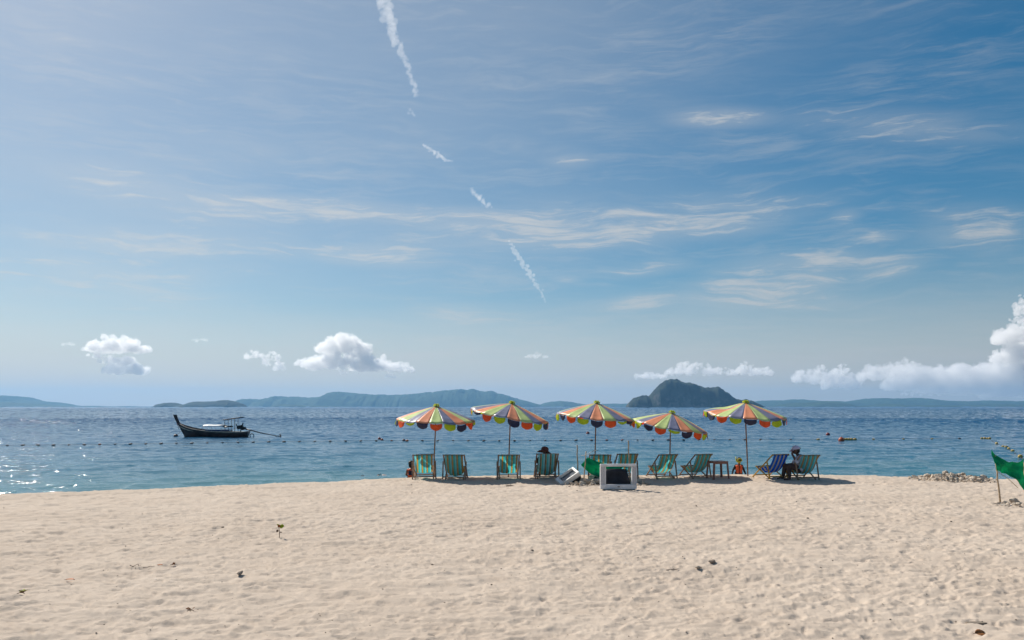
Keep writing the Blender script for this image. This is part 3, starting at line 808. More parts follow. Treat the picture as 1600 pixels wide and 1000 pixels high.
# small brown plastic table
def side_table():
    p = on_sand(1124, 749)
    m = mat('brown_plastic', (0.30, 0.125, 0.085), 0.45, 0.12, 6, 0, 1, 0.4)
    z0 = ground(p.x, p.y+0.2)
    t = empty('plastic_table', (p.x, p.y+0.22, z0), R(14), 'small brown plastic table beside the last teal deckchair before the child', 'table')
    MB().box((0, 0, 0.53), (0.52, 0.46, 0.028), None, 0.010).build('table_top', m, t, False)
    MB().box((0, -0.21, 0.49), (0.44, 0.016, 0.06), None, 0.004).build('apron', m, t, False); MB().box((0, 0.21, 0.49), (0.44, 0.016, 0.06), None, 0.004).build('apron', m, t, False)
    for sx in (-1, 1):
        for sy in (-1, 1):
            MB().bar((sx*0.265, sy*0.235, -0.03), (sx*0.225, sy*0.20, 0.52), 0.065, 0.05).build('leg', m, t, False)
side_table()

# ------------------------------------------------------------------ people
def body(name, caps, m, parent, voxel=0.011, smooth=4):
    """caps: (p, rp, q, rq) tapered limbs or (p, (rx,ry,rz)) ovals, fused into one continuous skin"""
    mb = MB()
    for c in caps:
        if len(c) == 2: mb.ball(c[0], c[1], 3)
        else:
            p, rp, q, rq = c; p, q = Vector(p), Vector(q)
            n = 6; mb.tube([p.lerp(q, i/n) for i in range(n+1)], [rp+(rq-rp)*i/n for i in range(n+1)], 10)
            mb.ball(p, rp, 2); mb.ball(q, rq, 2)
    o = mb.build(name, m, parent)
    r = o.modifiers.new('fuse', 'REMESH'); r.mode = 'VOXEL'; r.voxel_size = voxel; r.use_smooth_shade = True
    s = o.modifiers.new('smooth', 'SMOOTH'); s.iterations = smooth; s.factor = 0.5
    return o
def hand(wrist, fwd, side, L=0.17):
    """palm with four curled fingers and a thumb"""
    w = Vector(wrist); f = Vector(fwd).normalized(); s = Vector(side).normalized(); n = f.cross(s)
    pc = w + f*L*0.28; out = [(w, L*0.13, pc, L*0.16)]
    for k, (o, ln) in enumerate(((-.20, .40), (-.07, .46), (.07, .43), (.20, .34))):
        b = w + f*L*0.45 + s*L*o*1.1; mid = b + f*L*ln*0.55 + n*L*0.05; tip = mid + f*L*ln*0.30 + n*L*0.20
        out += [(pc + s*L*o*0.7, L*0.09, b, L*0.065), (b, L*0.06, mid, L*0.052), (mid, L*0.052, tip, L*0.042)]
    tb = w + f*L*0.15 - s*L*0.18; out += [(tb, L*0.07, tb + f*L*0.22 - s*L*0.16, L*0.06), (tb + f*L*0.22 - s*L*0.16, L*0.06, tb + f*L*0.42 - s*L*0.14 + n*L*.06, L*0.045)]
    return out
def head(c, r, fwd):
    """skull, jaw, nose, brow, ears round centre c"""
    c = Vector(c); f = Vector(fwd).normalized(); up = Vector((0, 0, 1)); up = (up - f*up.dot(f)).normalized(); s = f.cross(up)
    q = [(c + up*r*0.10, (r*0.84, r*0.92, r)), (c + f*r*0.35 - up*r*0.50, (r*0.52, r*0.52, r*0.48))]
    q.append((c + f*r*0.86 + up*r*0.08, r*0.10, c + f*r*1.06 - up*r*0.20, r*0.15))
    for k in (-1, 1): q.append((c + s*r*0.86*k - up*r*0.05, (r*0.13, r*0.13, r*0.24)))
    return q
def face(c, r, fwd, parent):
    c = Vector(c); f = Vector(fwd).normalized(); up = Vector((0, 0, 1)); up = (up - f*up.dot(f)).normalized(); s = f.cross(up)
    for k in (-1, 1): MB().ball(c + f*r*0.84 + s*r*0.34*k + up*r*0.08, r*0.11, 2).build('eye', BLACK, parent)
    MB().tube([c + f*r*0.90 - up*r*0.56 - s*r*0.22, c + f*r*0.96 - up*r*0.58, c + f*r*0.90 - up*r*0.56 + s*r*0.22], r*0.05, 6).build('mouth', mat('lips', (0.28, 0.09, 0.07), 0.5), parent)

def hat_person():
    ch = CHAIR_AT[854.5]
    t = empty('person', ch.location, ch.rotation_euler.z, 'person in wide brown hat seated low in the shade-darkened teal deckchair', 'person')
    caps = [((-.09, .14, .40), .11, (.09, .14, .40), .11), ((0, .12, .42), .135, (-.03, -.09, .70), .125), ((-.17, -.12, .74), .06, (.12, -.12, .74), .06), ((-.03, -.13, .76), .055, (-.05, -.15, .82), .05)]
    caps += head((-.06, -.15, .88), .100, (0, 1, .1))
    for s, knee, foot in ((-1, (-.19, .46, .46), (-.19, .24, .06)), (1, (.15, .55, .52), (.16, .74, .07))):
        caps += [((s*.09, .15, .40), .085, knee, .06), (knee, .055, foot, .038), (foot, .035, Vector(foot)+Vector((0, .16, -.03)), .028)]
    caps += [((.14, -.12, .73), .055, (.33, .02, .56), .043), ((.33, .02, .56), .042, (.16, .26, .54), .032)] + hand((.16, .26, .54), (-1, .4, 0), (0, .4, 1))
    caps += [((-.18, -.12, .73), .055, (-.30, .03, .54), .043), ((-.30, .03, .54), .042, (-.12, .26, .50), .032)] + hand((-.12, .26, .50), (1, .4, 0), (0, -.4, 1))
    body('body', caps, DARKSKIN, t); face((-.06, -.15, .88), .100, (0, 1, .1), t)
    sh = mat('olive_shirt', (0.035, 0.04, 0.022), 0.8, 0.25, 12)
    body('shirt', [((-.08, .13, .42), .13, (.08, .13, .42), .13), ((0, .12, .43), .15, (-.03, -.10, .70), .142), ((-.18, -.12, .735), .075, (.13, -.12, .735), .075), ((.14, -.12, .73), .07, (.29, -.01, .60), .062), ((-.18, -.12, .73), .07, (-.27, 0, .59), .06)], sh, t)
    body('shorts', [((-.09, .15, .40), .12, (.09, .15, .40), .12), ((-.09, .15, .40), .105, (-.16, .36, .44), .085), ((.09, .15, .40), .105, (.13, .40, .48), .085)], mat('dark_shorts', (0.03, 0.02, 0.022), 0.8), t)
    hm = mat('brown_felt', (0.13, 0.042, 0.03), 0.8, 0.2, 10)
    h = MB(); P = []
    for i, (r, z) in enumerate(((0.0, .135), (.05, .132), (.09, .115), (.115, .07), (.122, .0), (.17, -.012), (.215, -.035), (.235, -.06))):
        P.append([(r*math.cos(a*math.pi/12)*1.0, r*math.sin(a*math.pi/12), z - 0.02*(i > 5)*math.cos(a*math.pi/6)) for a in range(25)])
    o = h.grid(P).build('sun_hat', hm, t, loc=(-.07, -.16, .90), rot=(R(-10), R(12), 0)); sd = o.modifiers.new('felt', 'SOLIDIFY'); sd.thickness = 0.006
hat_person()

def white_person():
    ch = CHAIR_AT[1262]
    p = at(1249, 745, ch.location.y+0.02)
    t = empty('person', (p.x, ch.location.y+0.02, ch.location.z), 0, 'person in white shirt and cap sitting sideways, hand raised to the face', 'person')
    hc = (-.13, .0, .92)
    caps = [((-.02, -.07, .37), .12, (-.02, .10, .37), .12), ((0, .02, .40), .14, (.03, .02, .66), .135), ((.02, -.15, .70), .06, (.02, .18, .70), .06), ((0, .01, .72), .055, (-.10, 0, .85), .05)]
    caps += head(hc, .108, (-1, -.1, -.12))
    for s, knee, foot in ((-1, (-.38, -.10, .42), (-.36, -.16, .05)), (1, (-.40, .16, .42), (-.46, .18, .05))):
        caps += [((-.04, s*.09, .37), .09, knee, .062), (knee, .058, foot, .04), (foot, .036, Vector(foot)+Vector((-.17, 0, -.025)), .028)]
    caps += [((.02, -.15, .69), .058, (-.16, -.22, .56), .044), ((-.16, -.22, .56), .043, (-.27, -.10, .82), .033)] + hand((-.27, -.10, .82), (.15, .25, 1), (0, 1, 0))
    caps += [((.02, .18, .69), .058, (-.10, .26, .48), .044), ((-.10, .26, .48), .043, (-.32, .18, .47), .033)] + hand((-.32, .18, .47), (-1, 0, -.2), (0, 1, 0))
    body('body', caps, DARKSKIN, t); face(hc, .108, (-1, -.1, -.12), t)
    sh = mat('white_shirt', (0.60, 0.60, 0.68), 0.8, 0.06, 8, 0.3, 14, 0.2, 0.15)
    body('shirt', [((-.02, -.06, .38), .15, (-.02, .10, .38), .15), ((0, .02, .40), .165, (.03, .02, .66), .155), ((.02, -.15, .69), .08, (.02, .18, .69), .08), ((.02, -.15, .69), .078, (-.13, -.21, .58), .070), ((.02, .18, .69), .078, (-.09, .25, .52), .070), ((-.16, -.22, .56), .056, (-.18, -.17, .65), .052)], sh, t)
    body('trousers', [((-.04, -.08, .35), .12, (-.04, .10, .35), .12), ((-.04, -.09, .37), .108, (-.38, -.10, .42), .082), ((-.04, .09, .37), .108, (-.40, .16, .42), .082), ((-.38, -.10, .42), .078, (-.365, -.15, .14), .060), ((-.40, .16, .42), .078, (-.45, .18, .14), .060)], mat('dark_trousers', (0.09, 0.055, 0.045), 0.8), t)
    body('hair', [((-.095, .0, .95), (.105, .105, .085)), ((-.06, 0, .90), (.075, .09, .07))], HAIR, t)
    cm = mat('white_cap', (0.52, 0.50, 0.66), 0.7, 0.06, 8, 0.15, 20)
    P = []
    for i in range(8):
        a = i/7*math.pi/2
        P.append([(.128*math.sin(a)*math.cos(b*math.pi/12), .120*math.sin(a)*math.sin(b*math.pi/12), .115*math.cos(a)) for b in range(25)])
    c = MB().grid(P).build('cap', cm, t, loc=(-.115, 0, .965), rot=(0, R(-10), 0)); sd = c.modifiers.new('cloth', 'SOLIDIFY'); sd.thickness = 0.005
    Q = [[(-.10-.13*i/4*(1-0.25*(j/4-1)**2), (j/4-1)*.095*(1-0.12*i/4), .01-.035*(i/4)**1.5-.025*(j/4-1)**2) for j in range(9)] for i in range(5)]
    o = MB().grid(Q).build('visor', cm, c); sd = o.modifiers.new('cloth', 'SOLIDIFY'); sd.thickness = 0.005
    MB().tube([(.125, -.055, .01), (.134, 0, .012), (.125, .055, .01)], .017, 6).build('cap_strap', BLACK, c)
white_person()

ORANGE = mat('life_vest_orange', (0.80, 0.12, 0.035), 0.6, 0.08, 7, 0.2, 30, 0.3, 0.1)
def vest(t, zs, zc, w, d, k=1.0):
    """foam vest: two front slabs, back slab, straps"""
    body('life_vest', [((-w*.52, -d*.7, zs), .055*k, (-w*.50, -d*.7, zc), .060*k), ((w*.52, -d*.7, zs), .055*k, (w*.50, -d*.7, zc), .060*k), ((-w*.3, d*.7, zs), .055*k, (-w*.3, d*.7, zc), .06*k), ((w*.3, d*.7, zs), .055*k, (w*.3, d*.7, zc), .06*k), ((0, d*.75, zs), .05*k, (0, d*.75, zc), .05*k),
                       ((-w*.85, -d*.4, zs), .045*k, (-w*.85, d*.4, zs), .045*k), ((w*.85, -d*.4, zs), .045*k, (w*.85, d*.4, zs), .045*k), ((-w*.85, -d*.3, (zs+zc)/2), .045*k, (-w*.85, d*.3, (zs+zc)/2), .045*k), ((w*.85, -d*.3, (zs+zc)/2), .045*k, (w*.85, d*.3, (zs+zc)/2), .045*k), ((-w*.55, -d*.6, zc), .05*k, (-w*.5, d*.7, zc), .05*k), ((w*.55, -d*.6, zc), .05*k, (w*.5, d*.7, zc), .05*k)], ORANGE, t, 0.012, 3)

def vest_child():
    y = 31.2; x = (1154-800)/F*y; z0 = ground(x, y)
    H = 2.3-(714-HOR)/F*y - z0
    t = empty('person', (x, y, z0-0.02), 0, 'child in orange life vest with yellow diving mask, standing behind the sand lip', 'person')
    k = H/1.16; t.scale = (k, k, k)
    wet = mat('black_wetsuit', (0.016, 0.018, 0.026), 0.5, 0.2, 8)
    hc = (0.02, -.01, 1.045)
    caps = [((-.06, 0, .56), .09, (.06, 0, .56), .09), ((0, 0, .58), .11, (0, 0, .80), .11), ((-.11, 0, .84), .05, (.11, 0, .84), .05), ((0, 0, .86), .042, (.01, 0, .95), .04)] + head(hc, .098, (.1, -1, -.1))
    for s in (-1, 1):
        caps += [((s*.07, 0, .55), .072, (s*.085, -.02, .30), .052), ((s*.085, -.02, .30), .048, (s*.09, 0, .05), .034), ((s*.09, 0, .04), .032, (s*.10, -.12, .03), .026)]
        caps += [((s*.13, 0, .83), .043, (s*.215, .02, .66), .035), ((s*.215, .02, .66), .034, (s*.265, -.05, .50), .025)] + hand((s*.265, -.05, .50), (s*.25, -.1, -1), (0, 1, 0), .13)
    body('body', caps, SKIN, t, 0.010); face(hc, .098, (.1, -1, -.1), t)
    body('wetsuit', [((-.06, 0, .56), .098, (.06, 0, .56), .098), ((0, 0, .58), .118, (0, 0, .80), .118), ((-.12, 0, .84), .056, (.12, 0, .84), .056)] + [c for s in (-1, 1) for c in (((s*.13, 0, .83), .050, (s*.215, .02, .66), .042), ((s*.215, .02, .66), .041, (s*.26, -.04, .52), .033), ((s*.07, 0, .55), .08, (s*.085, -.02, .30), .060))], wet, t)
    vest(t, .83, .60, .12, .12)
    body('hair', [((0.02, .02, 1.08), (.100, .098, .090)), ((0.02, .06, 1.02), (.08, .06, .08))], HAIR, t)
    ym = mat('yellow_rubber', (0.66, 0.60, 0.02), 0.45, 0.1, 8)
    P = [(0.02+.085*math.cos(a*math.pi/12), -.115+.02*abs(math.cos(a*math.pi/12)), 1.065+.052*math.sin(a*math.pi/12)) for a in range(25)]
    mk = MB().tube(P, .014, 6, False).build('diving_mask', ym, t)
    MB().ball((0.02, -.105, 1.065), (.072, .014, .042), 2).build('mask_glass', BLACK, mk)
    MB().tube([(0.02+.103*math.cos(a*math.pi/8), -.02+.108*math.sin(a*math.pi/8), 1.075) for a in range(-1, 10)], .012, 5).build('mask_strap', BLACK, mk)
    MB().tube([(-.01, -.12, .985), (-.07, -.11, .985), (-.105, -.05, 1.02), (-.11, -.01, 1.12), (-.10, 0, 1.19)], .016, 7).build('snorkel', ym, t)
    MB().tube([(.0, -.115, 1.01), (.02, -.12, .96), (.03, -.115, .90)], .013, 6).build('mask_skirt', ym, mk)
vest_child()

def wading_child():
    y = 30.4; x = (642.5-800)/F*y; z0 = max(ground(x, y), SEA-0.25)
    H = 2.3-(719-HOR)/F*y - z0
    t = empty('person', (x, y, z0-0.02), R(178), 'child in orange and navy life vest wading behind the leftmost deckchair', 'person')
    k = H/1.16; t.scale = (k, k, k)
    hc = (0, -.02, 1.045)
    caps = [((-.06, 0, .56), .09, (.06, 0, .56), .09), ((0, 0, .58), .11, (0, 0, .80), .11), ((-.11, 0, .84), .05, (.11, 0, .84), .05), ((0, 0, .86), .042, (0, 0, .95), .04)] + head(hc, .095, (.1, -1, -.1))
    for s in (-1, 1):
        caps += [((s*.07, 0, .55), .072, (s*.085, -.02, .30), .052), ((s*.085, -.02, .30), .048, (s*.09, 0, .05), .034), ((s*.09, 0, .04), .032, (s*.10, -.12, .03), .026)]
        caps += [((s*.13, 0, .83), .043, (s*.18, -.03, .66), .035), ((s*.18, -.03, .66), .034, (s*.13, -.16, .60), .025)] + hand((s*.13, -.16, .60), (-s*.3, -1, 0), (0, 0, 1), .13)
    body('body', caps, SKIN, t, 0.010); face(hc, .095, (.1, -1, -.1), t)
    body('shorts', [((-.06, 0, .53), .10, (.06, 0, .53), .10), ((-.07, 0, .54), .084, (-.082, -.02, .34), .075), ((.07, 0, .54), .084, (.082, -.02, .34), .075)], mat('navy_shorts', (0.02, 0.025, 0.06), 0.8), t)
    vest(t, .83, .60, .12, .12)
    MB().box((0, .155, .74), (.13, .05, .16), None, .015).build('vest_panel', mat('navy_panel', (0.02, 0.022, 0.06), 0.7), t, False)
    body('hair', [((0, .015, 1.075), (.102, .102, .095)), ((0, .06, 1.0), (.085, .06, .09))], HAIR, t)
wading_child()

def snorkeller(px, py, rz, label, trunk_m, k=1.0):
    D = (CAMZ-SEA)*F/(py-HOR); p = at(px, py, D)
    t = empty('person', (p.x, p.y, SEA-0.02), R(rz), label, 'person'); t.scale = (k,)*3
    hc = (-.78, 0, .04)
    caps = [((0, -.08, .0), .11, (0, .08, .0), .11), ((0, 0, .0), .13, (-.40, 0, .03), .14), ((-.48, -.16, .03), .06, (-.48, .16, .03), .06), ((-.52, 0, .03), .055, (-.66, 0, .03), .05)] + head(hc, .105, (-.3, 0, -1))
    for s in (-1, 1):
        caps += [((0, s*.09, 0), .085, (.42, s*.12, -.02), .055), ((.42, s*.12, -.02), .052, (.80, s*.12, .03), .036), ((.80, s*.12, .03), .035, (.93, s*.12, 0), .028)]
        caps += [((-.48, s*.18, .03), .05, (-.70, s*.32, -.03), .04), ((-.70, s*.32, -.03), .038, (-.92, s*.26, -.05), .03)] + hand((-.92, s*.26, -.05), (-1, 0, -.1), (0, s, 0))
    body('body', caps, mat('pale_skin', (0.50, 0.27, 0.18), 0.45, 0.08, 6), t, 0.012)
    body('trunks', [((0, -.08, 0), .122, (0, .08, 0), .122), ((0, -.09, 0), .098, (.26, -.105, 0), .08), ((0, .09, 0), .098, (.26, .105, 0), .08)], trunk_m, t, 0.014)
    body('hair', [((-.80, 0, .085), (.108, .105, .085))], HAIR, t, 0.014)
    for s in (-1, 1):
        P = [[(.90+.32*i/4, s*.12+(j/2-1)*(.05+.05*i/4), .03+.05*math.sin(i*.7+s)) for j in range(5)] for i in range(5)]
        o = MB().grid(P).build('flipper', BLACK, t); sd = o.modifiers.new('rubber', 'SOLIDIFY'); sd.thickness = 0.015
    MB().tube([(-.86, .06, -.03), (-.84, .13, .02), (-.76, .14, .14), (-.70, .135, .26)], .014, 6).build('snorkel', BLACK, t)
snorkeller(606, 744.6, -28, 'snorkeller with red trunks floating near the shore, nearer the deckchairs', mat('red_trunks', (0.45, 0.05, 0.04), 0.7), 0.62)
snorkeller(585, 745.2, 150, 'snorkeller in pale shorts floating at the far left of the swimmers', mat('pale_shorts', (0.7, 0.7, 0.68), 0.7), 0.62)

# ------------------------------------------------------------------ old television shells
def big_tv():
    p = on_sand(966, 766); D = p.y; k = D/F
    t = empty('television', (p.x, p.y, p.z-0.01), R(2), 'empty grey television casing standing upright on the sand', 'television')
    W, H, d = 57*k, 39*k, 0.13
    z0 = 0.055
    def piece(nm, x0, x1, za, zb, m, y=0, dd=d, bev=0.012): return MB().box(((x0+x1)/2, y, (za+zb)/2), (x1-x0, dd, zb-za), None, bev).build(nm, m, t, False)
    ix0, ix1, iz0, iz1 = -W/2+0.15, W/2-0.135, z0+0.125, z0+H-0.065
    piece('bezel_bottom', -W/2, W/2, z0, iz0, GREYPL); piece('bezel_top', -W/2, W/2, iz1, z0+H, GREYPL)
    piece('bezel_side', -W/2, -W/2+0.022, iz0, iz1, GREYPL); piece('bezel_side', W/2-0.022, W/2, iz0, iz1, GREYPL)
    piece('speaker_grille', -W/2+0.022, ix0-0.028, iz0, iz1, GREYGRILL, 0.008, d-0.016, 0.004); piece('speaker_grille', ix1+0.028, W/2-0.022, iz0, iz1, GREYGRILL, 0.008, d-0.016, 0.004)
    piece('inner_frame', ix0-0.028, ix0, iz0, iz1, GREYPL, -0.002); piece('inner_frame', ix1, ix1+0.028, iz0, iz1, GREYPL, -0.002)
    piece('base_plinth', -W/2+0.07, W/2-0.04, 0.0, z0, mat('grey_green_plastic', (0.20, 0.25, 0.25), 0.5), 0.03, 0.14)
    piece('badge', -0.03, 0.03, z0+0.055, z0+0.075, BLACK, -d/2-0.001, 0.006, 0.001)
    # black back cover sagging inside the frame
    o = MB(); zt, zb = iz0+0.39, iz0-0.01
    P = []
    for i in range(7):
        v = i/6; row = []
        for j in range(9):
            u = j/8; xl = ix0+0.01; xr = (ix1-0.012)*(1-v)+(ix1-0.085)*v
            row.append((xl+(xr-xl)*u, 0.06+0.26*v-0.05*math.sin(math.pi*u)*v, zb+(zt-zb)*v+0.012*math.sin(math.pi*u)*v))
        P.append(row)
    o.grid(P); b = o.build('back_cover', mat('black_shell', (0.022, 0.022, 0.028), 0.42, 0.25, 6, 0.1, 30), t); sd = b.modifiers.new('shell', 'SOLIDIFY'); sd.thickness = 0.012; sd.offset = 1
big_tv()

def small_tv():
    p = on_sand(887, 757); k = p.y/F
    t = empty('television', (p.x+0.02, p.y+0.20, p.z+0.20), 0, 'smaller white television casing lying tipped on the coral rubble', 'television')
    t.rotation_euler = (R(19), R(-33), R(10))
    W, H, d = 0.66, 0.46, 0.15
    def piece(nm, x0, x1, y0, y1, m, z=0, dd=d, bev=0.012): return MB().box(((x0+x1)/2, (y0+y1)/2, z), (x1-x0, y1-y0, dd), None, bev).build(nm, m, t, False)
    piece('bezel_side', -W/2, -W/2+0.11, -H/2, H/2, WHITEPL); piece('bezel_side', W/2-0.07, W/2, -H/2, H/2, WHITEPL)
    piece('bezel_edge', -W/2+0.11, W/2-0.07, -H/2, -H/2+0.06, WHITEPL); piece('bezel_edge', -W/2+0.11, W/2-0.07, H/2-0.045, H/2, WHITEPL)
    piece('button_strip', -W/2+0.03, -W/2+0.055, -H/2+0.08, H/2-0.08, GREYPL, d/2+0.002, 0.008, 0.002)
    sc = piece('screen', -W/2+0.112, W/2-0.072, -H/2+0.062, H/2-0.047, mat('grey_glass', (0.10, 0.115, 0.13), 0.12, 0.1, 5, 0, 1, 0.6), -0.02, 0.05, 0.01)
    P = []
    for i, (s, z) in enumerate(((0.97, -d/2), (0.93, -0.14), (0.60, -0.30), (0.45, -0.36))):
        P.append([(s*W/2*a, s*H/2*b, z) for a, b in ((-1, -1), (0, -1), (1, -1), (1, 0), (1, 1), (0, 1), (-1, 1), (-1, 0), (-1, -1))])
    m = MB(); m.grid(P); m._add(P[-1][:8], [tuple(range(7, -1, -1))]); m.build('back_cover', BLACK, t, False)
small_tv()

# ------------------------------------------------------------------ sticks, green sheets, tape
def stick(label, px0, py0, px1, py1, r=0.018, D=None):
    b = on_sand(px0, py0) if D is None else at(px0, py0, D)
    tp = at(px1, py1, b.y)
    o = empty('wooden_stick', (b.x, b.y, b.z), 0, label, 'stick')
    v = tp - b; n = 8
    rd = random.Random(px0)
    pts = [v*(i/n) + Vector((rd.gauss(0, .006), rd.gauss(0, .006), 0)) for i in range(n+1)]; pts[0] = v*-0.12
    MB().tube(pts, [r*(1.1-0.3*i/n) for i in range(n+1)], 8).build('shaft', BAMBOO, o)
    MB().tube([v*0.985, v*1.0], [r*0.86, r*0.80], 8).build('cut_end', PALEWOOD, o)
    return b, tp
sA = stick('bleached stick upright behind the tipped white television', 903.5, 753, 901.5, 695.5, 0.022)
sB = stick('thin leaning stick at the left end of the sagging green sheet', 911.5, 757, 916, 705, 0.018)
sC = stick('tallest bleached stick behind the right side of the grey television', 984.5, 754, 981.5, 688.5, 0.024)

def sheet(name, corners, label, sag, folds, seed, nu=34, nv=14, cat='sheet', m=NET):
    """cloth between four corner points (tl, tr, br, bl), sagging and rumpled"""
    tl, tr, br, bl = [Vector(c) for c in corners]; c0 = (tl+tr+br+bl)/4
    P = []
    for i in range(nv+1):
        v = i/nv; row = []
        for j in range(nu+1):
            u = j/nu
            p = tl.lerp(tr, u).lerp(bl.lerp(br, u), v)
            s = 4*u*(1-u)
            p = p + Vector((0, folds*math.sin(u*11+seed+v*3)*0.6 + folds*0.8*mnoise.noise(Vector((u*6+seed, v*4, 0))) + folds*math.sin((u+v)*7)*.5, -sag[0]*s*(1-v) - sag[1]*s*v + folds*0.35*mnoise.noise(Vector((u*7, v*5+seed, 2)))))
            row.append(p - c0)
        P.append(row)
    o = MB().grid(P).build(name, m, None, loc=c0)
    sd = o.modifiers.new('cloth', 'SOLIDIFY'); sd.thickness = 0.004
    return tag(o, label, cat)
Dn = sB[0].y + 0.12
sheet('green_sheet', (at(918.5, 714.5, Dn), at(979, 725.5, Dn+0.25), at(974, 728.5, Dn+0.15), at(907.5, 726, Dn)), 'sagging green netting sheet strung between sticks behind the grey television', (0.10, 0.36), 0.05, 2.0)
sheet('green_sheet', (at(919, 744, Dn+0.3), at(945, 744, Dn+0.4), at(947, 751, Dn-0.3), at(922, 751, Dn-0.3)), 'crumpled strip of dark green netting lying on the coral rubble', (-0.04, 0.0), 0.07, 5.0, 16, 8, 'sheet', mat('old_netting', (0.03, 0.07, 0.06), 0.85, 0.25, 8, 0.5, 30, 0.2, 0.1))
tp_ = at(916, 710, sB[0].y)
rib = [at(908, 711.5, sB[0].y), at(915, 711, sB[0].y-0.03), at(921, 708, sB[0].y+0.5), at(927, 704.5, sB[0].y+1.4), at(932, 703.3, sB[0].y+2.0), at(935, 704.5, sB[0].y+2.0)]
c0 = rib[0]
o = MB().tube([p-c0 for p in rib], [0.008, 0.012, 0.010, 0.014, 0.012, 0.006], 5).build('white_tape', WHITEPL, None, loc=c0)
tag(o, 'white tape tied from the leaning stick to the middle parasol pole', 'tape')

sD = stick('bleached leaning stick holding up the green sheet at the right edge', 1562.5, 786, 1554.5, 712, 0.020)
sE = stick('stick at the very right edge holding the green sheet', 1606, 788, 1599.5, 722, 0.018)
Dr = sD[0].y
sheet('green_sheet', (at(1549.5, 703, Dr-0.05), at(1600, 716.5, Dr+0.02), at(1606, 771, Dr+0.02), at(1556, 735, Dr-0.05)), 'green netting sheet flying between two sticks at the right edge', (0.17, -0.10), 0.07, 1.2, 30, 20)
ln = [at(1556, 735, Dr), at(1575, 748, Dr+.03), at(1590, 762, Dr+.05)]
o = MB().tube([p-ln[0] for p in ln], 0.007, 5).build('cord', PALEWOOD, None, loc=ln[0]); tag(o, 'pale cord running under the green sheet at the right edge', 'cord')

# ------------------------------------------------------------------ coral stones
ROCK = []
def rock_meshes():
    for k in range(6):
        rd = random.Random(100+k); mb = MB(); mb.ball((0, 0, 0), 1.0, 3)
        for i, v in enumerate(mb.V):
            n1 = mnoise.fractal(v*1.3 + Vector((k*7.1, 0, 0)), 0.9, 2.2, 4); c = mnoise.cell(v*2.4+Vector((k, 3, 0)))
            mb.V[i] = Vector((v.x*(1+.1*(k % 3)), v.y*0.85, v.z*(0.62+.06*k % .2)))*(1+0.28*n1-0.07*c)
        ROCK.append(mb.mesh('rock'))
        ROCK[-1].materials.append(CORAL)
rock_meshes()
def stone(name, x, y, r, rd, label=None, cat=None, group=None, sink=0.35, m=None, z=None):
    o = bpy.data.objects.new(name, ROCK[rd.randrange(6)]); COL.objects.link(o)
    if m: 
        o.data = o.data.copy(); o.data.materials.clear(); o.data.materials.append(m)
    o.scale = (r*rd.uniform(.85, 1.3), r*rd.uniform(.8, 1.1), r*rd.uniform(.7, 1.15)); o.rotation_euler = (rd.uniform(-.4, .4), rd.uniform(-.4, .4), rd.uniform(0, 6.28))
    o.location = (x, y, (ground(x, y) if z is None else z) + r*sink*rd.uniform(.6, 1.3))
    if label: tag(o, label, cat, group)
    return o
def rubble(label, cx, cy, hw, hd, hh, n_small, rs, seed, big):
    """a heap of coral stones: the largest singly, the rest as one mass"""
    rd = random.Random(seed); c = on_sand(cx, cy); k = c.y/F
    def mound(x, y):
        q = ((x-c.x)/(hw*k))**2 + ((y-c.y)/hd)**2
        return hh*math.exp(-q*1.6)
    for (u, v, r, lab) in big:
        x, y = c.x+u*hw*k, c.y+v*hd
        stone('coral_stone', x, y, r, rd, lab, 'stone', None, 0.45, None, ground(x, y)+mound(x, y))
    mb = MB()
    for i in range(n_small):
        a = rd.uniform(0, 6.28); q = rd.random()**0.6*1.2
        x, y = c.x + math.cos(a)*q*hw*k, c.y + math.sin(a)*q*hd
        r = rs*rd.choice((.3, .4, .5, .6, .8, 1.0, 1.4, 2.3))*(1.0 if q < .8 else .6); z = ground(x, y) + mound(x, y)*rd.uniform(.35, 1.0)
        M = Matrix.Rotation(rd.uniform(0, 6), 3, 'Z') @ Matrix.Rotation(rd.uniform(-.7, .7), 3, 'X')
        b = len(mb.V); mb.ball((x, y, z), (r*rd.uniform(.7, 1.5), r*rd.uniform(.6, 1.1), r*rd.uniform(.5, 1)), 1, M)
        for j in range(b, len(mb.V)):
            mb.V[j] += Vector((rd.gauss(0, r*.24), rd.gauss(0, r*.24), rd.gauss(0, r*.20)))
    o = mb.build('coral_rubble', CORAL, None, False); tag(o, label, 'rubble', None, 'stuff')
rubble('long heap of coral rubble at the lip of the beach', 1488, 749.5, 54, 1.0, 0.17, 560, 0.042, 1, [(-.62, .25, .085, 'rounded pale coral stone on the left hump of the long heap'), (-.02, .35, .095, 'largest pale coral stone on the crest of the long heap'), (.42, .2, .08, 'pale coral stone on the right shoulder of the long heap'), (.85, -.1, .08, 'greyish coral stone closing the right end of the long heap')])
rubble('coral rubble between the two television casings', 914, 757, 27, 0.75, 0.10, 170, 0.045, 2, [(-1.25, .1, .13, 'pale coral stone at the low left corner of the tipped television'), (.1, -.3, .10, 'knobbly pale coral stone right of the tipped television'), (.62, -.2, .11, 'pale coral stone against the left side of the grey television')])
rubble('coral rubble right beside the grey television', 1003, 757, 14, 0.5, 0.05, 55, 0.040, 3, [(-.2, .2, .09, 'pale coral stone just right of the grey television')])
rubble('coral rubble round the foot of the sticks at the right edge', 1583, 789, 26, 0.45, 0.05, 60, 0.034, 4, [(.5, .6, .11, 'pale coral stone under the green sheet at the right edge'), (-.05, -.5, .055, 'small grey coral stone right of the leaning stick foot')])

